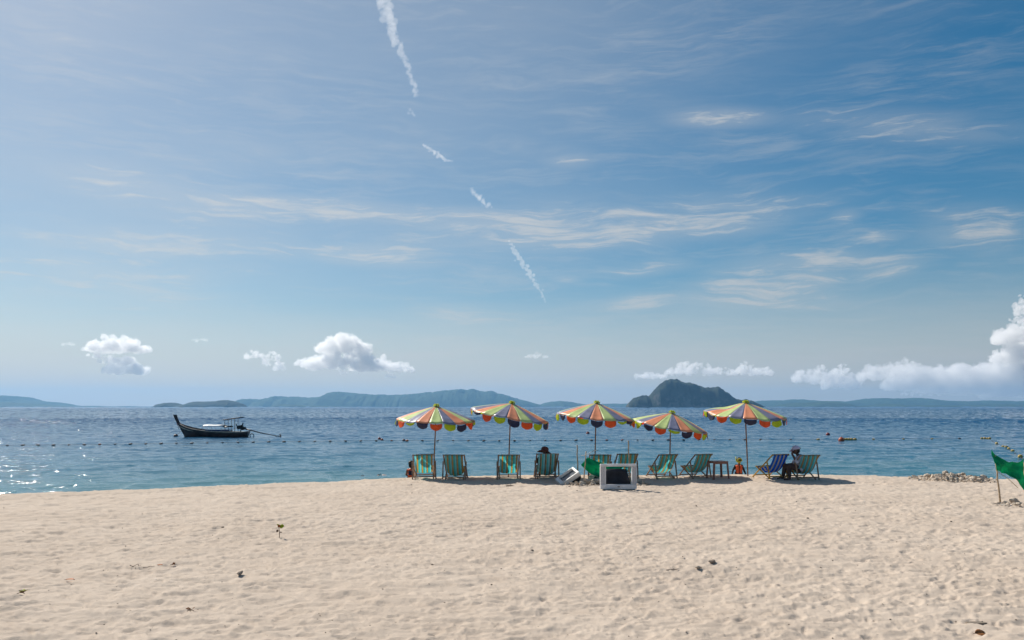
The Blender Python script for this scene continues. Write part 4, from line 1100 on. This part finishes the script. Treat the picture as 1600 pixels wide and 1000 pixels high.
rd = random.Random(5)
GREYST = mat('grey_stone', (0.42, 0.34, 0.27), 0.9, 0.2, 8, 0.7, 16, 0.1)
for (px, py, r, m, lab) in ((1113, 879, .046, GREYST, 'grey-brown pointed stone alone on the open sand'), (1091, 888, .036, CORAL, 'pale broken shell stone left of the pointed grey one'), (995, 873, .035, CORAL, 'small pale stone on open sand below the grey television'),
                            (375, 898, .042, GREYST, 'low brown stone half sunk in the sand on the left'), (348, 825, .028, GREYST, 'small dark stone left of the sprouting seedling')):
    p = on_sand(px, py); stone('stone', p.x, p.y, r, rd, lab, 'stone', None, 0.45, m)

# ------------------------------------------------------------------ beach litter: seedling, leaves, twigs
LEAFY = mat('yellow_green_leaf', (0.48, 0.52, 0.03), 0.5, 0.15, 20, 0, 1, 0.3, 0.4); RUST = mat('rust_leaf', (0.50, 0.16, 0.04), 0.6, 0.2, 20, 0, 1, 0.3, 0.2)
DRY = mat('dry_brown_leaf', (0.34, 0.14, 0.045), 0.6, 0.25, 20); TWIG = mat('dark_twig', (0.14, 0.095, 0.07), 0.8, 0.3, 20)
def leaf_mesh(L, W, curl=0.2):
    P = []
    for i in range(7):
        u = i/6; w = W*math.sin(math.pi*min(0.98, 0.06+u*0.92))**0.8
        P.append([(L*u, w*(j/2-1), curl*L*(u-u*u) + 0.25*W*abs(j/2-1)) for j in range(5)])
    return MB().grid(P)
def leaf_on(parent, name, L, W, m, loc, rot, curl=.2):
    o = leaf_mesh(L, W, curl).build(name, m, parent, loc=loc, rot=rot); sd = o.modifiers.new('leaf', 'SOLIDIFY'); sd.thickness = 0.002; return o
p = on_sand(436.5, 840); k = p.y/F
t = empty('seedling', p, 0, 'thin sprouting seedling with yellow-green leaves', 'plant')
MB().tube([(0, 0, -.05), (.004, 0, .09), (-.006, 0, .18), (0, 0, 18*k)], [.007, .006, .005, .004], 6).build('stem', TWIG, t)
leaf_on(t, 'leaf', .085, .042, LEAFY, (.012, -.01, 17*k), (R(55), R(-8), R(-8))); leaf_on(t, 'leaf', .06, .03, LEAFY, (0, .01, 17.5*k), (R(50), R(-25), R(170)))
leaf_on(t, 'leaf', .055, .025, RUST, (-.01, -.01, 16*k), (R(60), R(-65), R(20))); leaf_on(t, 'leaf', .05, .022, TWIG, (-.02, -.01, 12.5*k), (R(70), R(70), R(190))); leaf_on(t, 'leaf', .05, .02, TWIG, (0, 0, 8*k), (R(20), R(5), R(5)))
def litter(px, py, label, name, cat, build):
    q = on_sand(px, py); t = empty(name, q, 0, label, cat); build(t); return t
def b_leaf(L, W, m, rz, tilt=12):
    def f(t): leaf_on(t, 'blade', L, W, m, (-L/2, 0, .02), (R(tilt), 0, R(rz))); MB().tube([(-L/2-.02, 0, .02), (-L/2+.01, 0, .022)], .003, 5).build('stalk', TWIG, t)
    return f
litter(1532, 993, 'curled orange-brown dead leaf near the bottom right corner', 'dead_leaf', 'leaf', b_leaf(.115, .040, DRY, 12, 35))
litter(111, 908, 'rust-coloured shredded leaf on the left sand', 'dead_leaf', 'leaf', b_leaf(.13, .025, RUST, -8))
def b_tuft(cols, n, r, seed):
    def f(t):
        rd = random.Random(seed)
        for i in range(n):
            a = rd.uniform(0, 6.28); L = rd.uniform(.5, 1)*r
            leaf_on(t, 'leaf', L, L*.28, rd.choice(cols), (rd.uniform(-.5, .5)*r, rd.uniform(-.4, .4)*r, .012+rd.uniform(0, .03)), (rd.uniform(-.7, .7), rd.uniform(-.8, 0), a))
        MB().tube([(-r*.8, 0, .01), (0, r*.1, .03), (r*.8, -.1*r, .012)], .004, 5).build('stem', TWIG, t)
    return f
OLIVE = mat('olive_leaf', (0.17, 0.16, 0.04), 0.6, 0.25, 20)
litter(33, 929, 'withered olive-green plant tuft near the lower left corner', 'plant_tuft', 'plant', b_tuft([OLIVE, DRY, LEAFY], 10, .062, 3))
litter(270, 884, 'small tuft of reddish dry leaves beside the bent twig', 'plant_tuft', 'plant', b_tuft([DRY, RUST, TWIG], 8, .05, 4))
litter(250, 885, 'flat red-brown scrap of leaf between twig and dry tuft', 'dead_leaf', 'leaf', b_leaf(.08, .02, RUST, 3))
litter(298, 956, 'pale sprig of dry stalks on the lower left sand', 'plant_tuft', 'plant', b_tuft([DRY, PALEWOOD], 7, .05, 6))
def b_twig(pts, r=.006):
    def f(t):
        MB().tube(pts, [r, r*.9, r*.8, r*.6][:len(pts)], 6).build('branch', TWIG, t)
        a = Vector(pts[1]); MB().tube([a, a+Vector((.05, .03, .02))], [r*.6, r*.3], 5).build('side_shoot', TWIG, t)
    return f
litter(231, 888, 'bent dark twig on the left sand beside dry leaves', 'twig', 'twig', b_twig([(-.07, 0, .012), (-.01, .0, .018), (.04, .04, .02), (.06, .08, .02)], .004))
litter(210, 886, 'ring of curled dark stalk left of the bent twig', 'twig', 'twig', lambda t: (MB().tube([(.055*math.cos(a*.5), .055*math.sin(a*.5), .02+.015*math.sin(a)) for a in range(11)], .004, 5).build('stalk', TWIG, t), MB().tube([(.055, 0, .02), (.09, .02, .015)], .003, 5).build('stalk_end', TWIG, t)))
litter(797, 760, 'dark scrap of driftwood just below the third deckchair', 'driftwood', 'driftwood', b_twig([(-.12, 0, .015), (-.03, .02, .03), (.07, 0, .02), (.14, .02, .015)], .014))
litter(1050, 892, 'short dark twig left of the two lone stones', 'twig', 'twig', b_twig([(-.08, 0, .012), (0, .0, .02), (.06, .02, .018), (.1, .05, .02)]))
litter(1525, 975, 'grey sunken plank end near the bottom right corner', 'plank', 'plank', lambda t: (MB().box((0, 0, .01), (.20, .07, .022), Matrix.Rotation(.1, 3, 'Z'), .003).build('board', mat('grey_plank', (.28, .23, .18), .9, .2, 20, .3, 60), t, False), MB().tube([(.07, .01, .018), (.07, .01, .03)], .005, 6).build('nail', DARKMETAL, t)))
# loose dark crumbs of bark and shell, nobody would count them
def crumbs():
    rd = random.Random(77); mb = MB()
    for i in range(260):
        px, py = rd.uniform(-60, 1660), 752 + 250*rd.random()**1.5
        if px < 560 and py < 775: continue
        D = CAMZ*F/(py-HOR); x = (px-800)/F*D; r = rd.uniform(.003, .010)*(1.8 if rd.random() < .08 else 1)*(0.6+D/30)
        b = len(mb.V); mb.ball((x, D, ground(x, D)+r*.4), (r*rd.uniform(1, 2.2), r, r*.7), 1, Matrix.Rotation(rd.uniform(0, 6), 3, 'Z'))
    o = mb.build('bark_crumbs', mat('bark', (0.075, 0.05, 0.035), 0.9, 0.3, 20), None, False); tag(o, kind='stuff')
crumbs()

# ------------------------------------------------------------------ longtail boat
def longtail():
    D = (CAMZ-SEA)*F/(682.6-HOR); u = D/F
    c = at(337, 682.6, D)
    t = empty('longtail_boat', (c.x, c.y, SEA), 0, 'dark wooden longtail boat with raised prow moored offshore', 'boat')
    HULL = mat('dark_hull', (0.075, 0.036, 0.030), 0.45, 0.3, 2, 0.2, 8, 0.4); TRIM = mat('sandy_trim', (0.74, 0.54, 0.40), 0.6, 0.15, 4)
    BLUE = mat('blue_inside', (0.03, 0.07, 0.19), 0.6, 0.15, 4); WHITE = mat('silver_canopy', (0.80, 0.80, 0.80), 0.45, 0.06, 3); ENG = mat('engine_black', (0.02, 0.02, 0.022), 0.5, 0.3, 6)
    X = lambda px: (px-337)*u
    Z = lambda py: (682.6-py)*u
    xs = np.array([X(q) for q in (280, 284, 290, 297, 306, 318, 332, 348, 364, 378, 388)])
    zg = np.array([Z(q) for q in (661.5, 663.5, 666, 668.3, 670.3, 672.2, 673.6, 674.6, 675.2, 675.2, 674.4)])
    bm = np.array([.03, .20, .42, .60, .76, .88, .93, .92, .86, .74, .60])
    rake = np.array([.60, .50, .38, .26, .16, .08, .03, 0, -.03, -.06, -.12])
    def section(i, s):
        pts = []
        for (fb, fz, fr) in ((1, 1, 0), (0.97, .72, .25), (.90, .40, .55), (.74, .08, .85), (.48, -.22, 1.0), (0.02, -.36, 1.05)):
            z = zg[i]*fz if fz > 0 else fz
            pts.append((xs[i]+rake[i]*fr, s*bm[i]*fb, z))
        return pts
    for s in (-1, 1):
        pass
    P = []
    for i in range(len(xs)):
        a = section(i, -1); b = section(i, 1)[::-1]
        P.append(a + b[1:])
    mb = MB(); mb.grid(P); n = len(P[0])
    mb._add(P[-1], [tuple(range(n))])                     # transom
    h = mb.build('hull', HULL, t); sd = h.modifiers.new('plank', 'SOLIDIFY'); sd.thickness = 0.035; sd.offset = -1
    for s in (-1, 1):
        MB().tube([(xs[i], s*(bm[i]+.01), zg[i]+.01) for i in range(len(xs))], 0.045, 6).build('gunwale', TRIM if s < 0 else HULL, t)
        MB().tube([(xs[i]+rake[i]*.2, s*(bm[i]*.985+.012), zg[i]*.76) for i in range(5)], [.05, .05, .045, .04, .02], 6).build('bow_stripe', TRIM, t)
    Q = [[(xs[i]+.02, bm[i]*.93*(j/4-1), zg[i]-.17) for j in range(9)] for i in range(1, 10)]
    MB().grid(Q).build('deck', BLUE, t)
    # prow post
    pr = [(X(288)+.1, 0, Z(678)), (X(281.5), 0, Z(664)), (X(278), 0, Z(659)), (X(275.3), 0, Z(653)), (X(273.6), 0, Z(648))]
    m = MB(); V = []
    for (x, y, z), w, d in zip(pr, (.05, .06, .07, .075, .09), (.20, .17, .14, .15, .17)):
        V.append([(x-d, -w, z), (x+d, -w, z), (x+d, w, z), (x-d, w, z), (x-d, -w, z)])
    m.grid(V); m._add(V[-1][:4], [(0, 1, 2, 3)]); m.build('prow_post', HULL, t)
    MB().tube([(X(279.3)-.14, -.10, Z(661)), (X(279.3)+.18, -.10, Z(661.5)), (X(279.3)+.18, .1, Z(661.5)), (X(279.3)-.14, .1, Z(661)), (X(279.3)-.14, -.10, Z(661))], .035, 5).build('prow_ribbon', mat('faded_ribbon', (.20, .06, .07), .8), t)
    MB().tube([(X(279)-.1, -.12, Z(661)), (X(280), -.16, Z(668)), (X(281.5), -.15, Z(672.5))], [.03, .025, .01], 5).build('prow_garland', mat('faded_ribbon', (.2, .06, .07)), t)
    # low silver canopy amidships
    P = [[(x, .62*math.sin((j/8-.5)*2.4), Z(666.6)+.26*math.cos((j/8-.5)*2.4)-.09+dz) for j in range(9)] for x, dz in ((X(320), .0), (X(328), .03), (X(336), .0), (X(345), .02), (X(352), -.01))]
    cn = MB().grid(P).build('canopy', WHITE, t); sd = cn.modifiers.new('sheet', 'SOLIDIFY'); sd.thickness = 0.03
    P = [[(x, .60*math.sin((j/8-.5)*2.4), Z(667)+.20*math.cos((j/8-.5)*2.4)-.10+dz) for j in range(9)] for x, dz in ((X(351), .0), (X(356), -.03), (X(361.5), .0))]
    o = MB().grid(P).build('canopy_flap', ENG, t); sd = o.modifiers.new('sheet', 'SOLIDIFY'); sd.thickness = 0.03
    for px in (320.5, 334, 349):
        for s in (-1, 1): MB().tube([(X(px), s*.57, Z(673)), (X(px), s*.57, Z(666))], .016, 5).build('canopy_post', WHITE, cn)
    MB().box((X(343), -.55, Z(672)), (2.4, .06, .14), None, .02).build('side_board', BLUE, t, False)
    MB().box((X(354), -.2, Z(672.3)), (1.2, .7, .16), None, .03).build('seat_cushion', WHITE, t, False)
    # tilted stern awning on posts
    o = MB(); o.grid([[(X(349.5)+(X(379.5)-X(349.5))*i/6, (j/4-1)*.62, Z(656.8)+(Z(652.3)-Z(656.8))*i/6+.05*(1-(j/4-1)**2)) for j in range(9)] for i in range(7)])
    aw = o.build('awning', mat('awning_cloth', (.035, .035, .045), .7), t); sd = aw.modifiers.new('sheet', 'SOLIDIFY'); sd.thickness = 0.035
    for px, pt in ((354, 656), (364.5, 654.5), (369.5, 653.8)):
        for s in (-1, 1): MB().tube([(X(px), s*.50, Z(674)), (X(px), s*.50, Z(pt))], .022, 5).build('awning_post', PALEWOOD if s < 0 else HULL, aw)
    MB().tube([(X(376), 0, Z(652.5)), (X(376.3), 0, Z(646.5)), (X(379), 0, Z(647.3))], .014, 5).build('mast', DARKMETAL, t)
    # engine on its swivel with the long shaft
    e = MB(); e.box((X(375.5), 0, Z(667.3)), (.62, .38, .36), Matrix.Rotation(R(-12), 3, 'Y'), .05); e.box((X(381), 0, Z(669.5)), (.45, .30, .26), Matrix.Rotation(R(-15), 3, 'Y'), .04)
    en = e.build('engine', ENG, t, False)
    MB().tube([(X(371), -.1, Z(666)), (X(369.5), -.1, Z(662.5))], .05, 6).build('exhaust', ENG, en); MB().tube([(X(378), .1, Z(665)), (X(379.5), .1, Z(661))], .06, 6).build('air_filter', ENG, en)
    MB().tube([(X(377), 0, Z(668.5)), (X(376), 0, Z(675))], .05, 6).build('swivel_post', ENG, t)
    MB().tube([(X(372), -.12, Z(668)), (X(366), -.16, Z(670.5))], .02, 5).build('tiller', ENG, en)
    MB().tube([(X(384), 0, Z(670.6)), (X(395), 0, Z(673.0)), (X(407), 0, Z(676.3)), (X(432), 0, Z(681.0)), (X(437), 0, Z(681.4))], [.075, .065, .055, .035, .03], 7).build('shaft', ENG, t)
    pp = MB()
    for k in range(3):
        a = k*2.094; pp.ball((X(438), .16*math.cos(a), Z(681.2)+.16*math.sin(a)), (.05, .14 if abs(math.cos(a)) > .6 else .08, .14), 1)
    pp.tube([(X(437), 0, Z(681.4)), (X(438.7), 0, Z(681.3))], .06, 6); pp.build('propeller', ENG, t)
    MB().tube([(X(429), 0, Z(680.4)), (X(432), 0, Z(682.3)), (X(436), 0, Z(682.2))], .025, 5).build('skeg', ENG, t)
    # tyre fender ring hanging at the stern
    MB().tube([(X(394)+.20*math.cos(a*.3927), -.05, Z(681)+.20*math.sin(a*.3927)+.02) for a in range(17)], .05, 7, False).build('fender_ring', mat('pale_ring', (.35, .38, .40), .7), t)
    MB().tube([(X(388), -.05, Z(675)), (X(392), -.05, Z(678.5))], .015, 5).build('fender_rope', PALEWOOD, t)
    MB().tube([(X(285.5), -.05, Z(671.5)), (X(280), -.3, Z(678)), (X(276.5), -.4, Z(680.5))], .016, 5).build('mooring_rope', PALEWOOD, t)
longtail()

# ------------------------------------------------------------------ buoys and the float line
FL = [mat('dark_float', (0.20, 0.16, 0.15), 0.6, 0.3, 6), mat('orange_float', (0.42, 0.10, 0.04), 0.6, 0.2, 6), mat('yellow_float', (0.52, 0.36, 0.10), 0.6, 0.2, 6)]
def sea_at(px, py): 
    D = (CAMZ-SEA)*F/(py-HOR); q = at(px, py, D); q.z = SEA; return q
def float_mesh(r=.16, L=.34):
    m = MB(); pts = [(-L/2, 0, 0), (-L*.42, 0, 0), (-L*.2, 0, 0), (0, 0, 0), (L*.2, 0, 0), (L*.42, 0, 0), (L/2, 0, 0)]
    m.tube(pts, [r*.25, r*.7, r, r*1.02, r, r*.7, r*.25], 10); return m.mesh('float')
FM = []
for m in FL:
    me = float_mesh(); me.materials.append(m); FM.append(me)
def float_line():
    path = [(-60, 699.5), (18, 697.3), (90, 697), (160, 696), (300, 694), (420, 692), (600, 690), (800, 690), (1000, 689), (1200, 688.2), (1330, 688), (1540, 686.3)]
    root = empty('float_line', sea_at(800, 690), 0, 'long rope of small floats strung across the water', 'float line'); c = root.location
    rd = random.Random(9); P = []; px = -60.0; k = 0
    xs = [q[0] for q in path]; ys = [q[1] for q in path]
    while px < 1542:
        py = float(np.interp(px, xs, ys)); q = sea_at(px, py); P.append(q - c + Vector((0, 0, .10)))
        r = rd.random(); kind = 0 if r < .84 else (1 if r < .95 else 2)
        if px > 1180: kind = 2 if rd.random() < .5 else 0
        o = bpy.data.objects.new('float', FM[kind]); COL.objects.link(o); o.parent = root
        o.location = q - c + Vector((0, 0, .09)); o.rotation_euler = (0, rd.uniform(-.2, .2), rd.uniform(-.5, .5)); s = rd.uniform(.45, .72); o.scale = (s*1.35, s*.85, s*.65)
        px += 24 if px < 1180 else rd.uniform(24, 48)
    P2 = []
    for a, b in zip(P[:-1], P[1:]): P2 += [a, a.lerp(b, .5) + Vector((0, 0, -.01))]
    P2.append(P[-1])
    MB().tube(P2, .009, 5).build('rope', mat('dark_rope', (.06, .05, .05), .8), root)
float_line()
def right_line():
    pts = [(1534, 686.2), (1538, 686), (1542, 686), (1546, 686.2), (1557, 694), (1567, 699), (1572, 700.5), (1576, 702.3), (1582, 706), (1594, 715), (1612, 728)]
    root = empty('float_line', sea_at(1557, 694), 0, 'short string of yellowish floats curving in to shore at the far right', 'float line'); c = root.location
    P = [sea_at(*q)-c+Vector((0, 0, .02)) for q in pts]
    for i, q in enumerate(P):
        o = bpy.data.objects.new('float', FM[2]); COL.objects.link(o); o.parent = root; o.location = q+Vector((0, 0, .05)); o.rotation_euler = (0, 0, i*1.1); s = .62+.14*math.sin(i*2.3); o.scale = (s*1.2, s, s)
    MB().tube(P, .02, 5).build('rope', mat('dark_rope', (.06, .05, .05)), root)
right_line()
def cluster():
    root = empty('float_line', sea_at(1325, 688), 0, 'cluster of yellow floats beside an orange ball buoy on the water', 'float line'); c = root.location
    P = [sea_at(q, 688)-c for q in (1318, 1322, 1326, 1330, 1335.5)]
    for i, q in enumerate(P):
        o = bpy.data.objects.new('float', FM[2]); COL.objects.link(o); o.parent = root; o.location = q+Vector((0, 0, .06)); o.scale = (.95, 1, .95)
    MB().tube([p+Vector((0, 0, .02)) for p in P], .02, 5).build('rope', mat('dark_rope', (.06, .05, .05)), root)
cluster()
def buoy(px, py, r, m, label):
    q = sea_at(px, py); t = empty('ball_buoy', (q.x, q.y, SEA+r*.35), 0, label, 'buoy')
    mb = MB(); mb.ball((0, 0, 0), (r, r, r*.95), 3); mb.build('ball', m, t)
    MB().tube([(0, 0, r*.9), (0, 0, r*1.15)], r*.18, 8).build('eyelet', BLACK, t)
    MB().tube([(r*1.0*math.cos(a*math.pi/8), r*1.0*math.sin(a*math.pi/8), -.02) for a in range(17)], r*.08, 6, False).build('seam', m, t)
RED = mat('red_buoy', (0.26, 0.03, 0.03), 0.4, 0.2, 3); ORB = mat('orange_buoy', (0.55, 0.11, 0.04), 0.45, 0.2, 3)
buoy(918.5, 678, .20, RED, 'red ball buoy on the water under the middle parasol')
buoy(1293.5, 680.2, .22, RED, 'red ball buoy on open water right of the parasols')
buoy(1314.5, 689, .26, ORB, 'orange ball buoy at the end of the yellow float cluster')
buoy(275, 682.6, .22, mat('maroon_buoy', (0.10, 0.025, 0.03), 0.5), 'dark maroon buoy at the bow rope of the longtail boat')
buoy(593, 686.5, .15, RED, 'tiny dark buoy left of its near twin, offshore of the leftmost parasol'); buoy(597, 688, .13, ORB, 'tiny rusty buoy beside the dark one, offshore of the leftmost parasol'); buoy(631, 689, .14, mat('maroon_buoy', (0.1, .025, .03)), 'tiny dark buoy by the float line just left of the leftmost parasol pole')
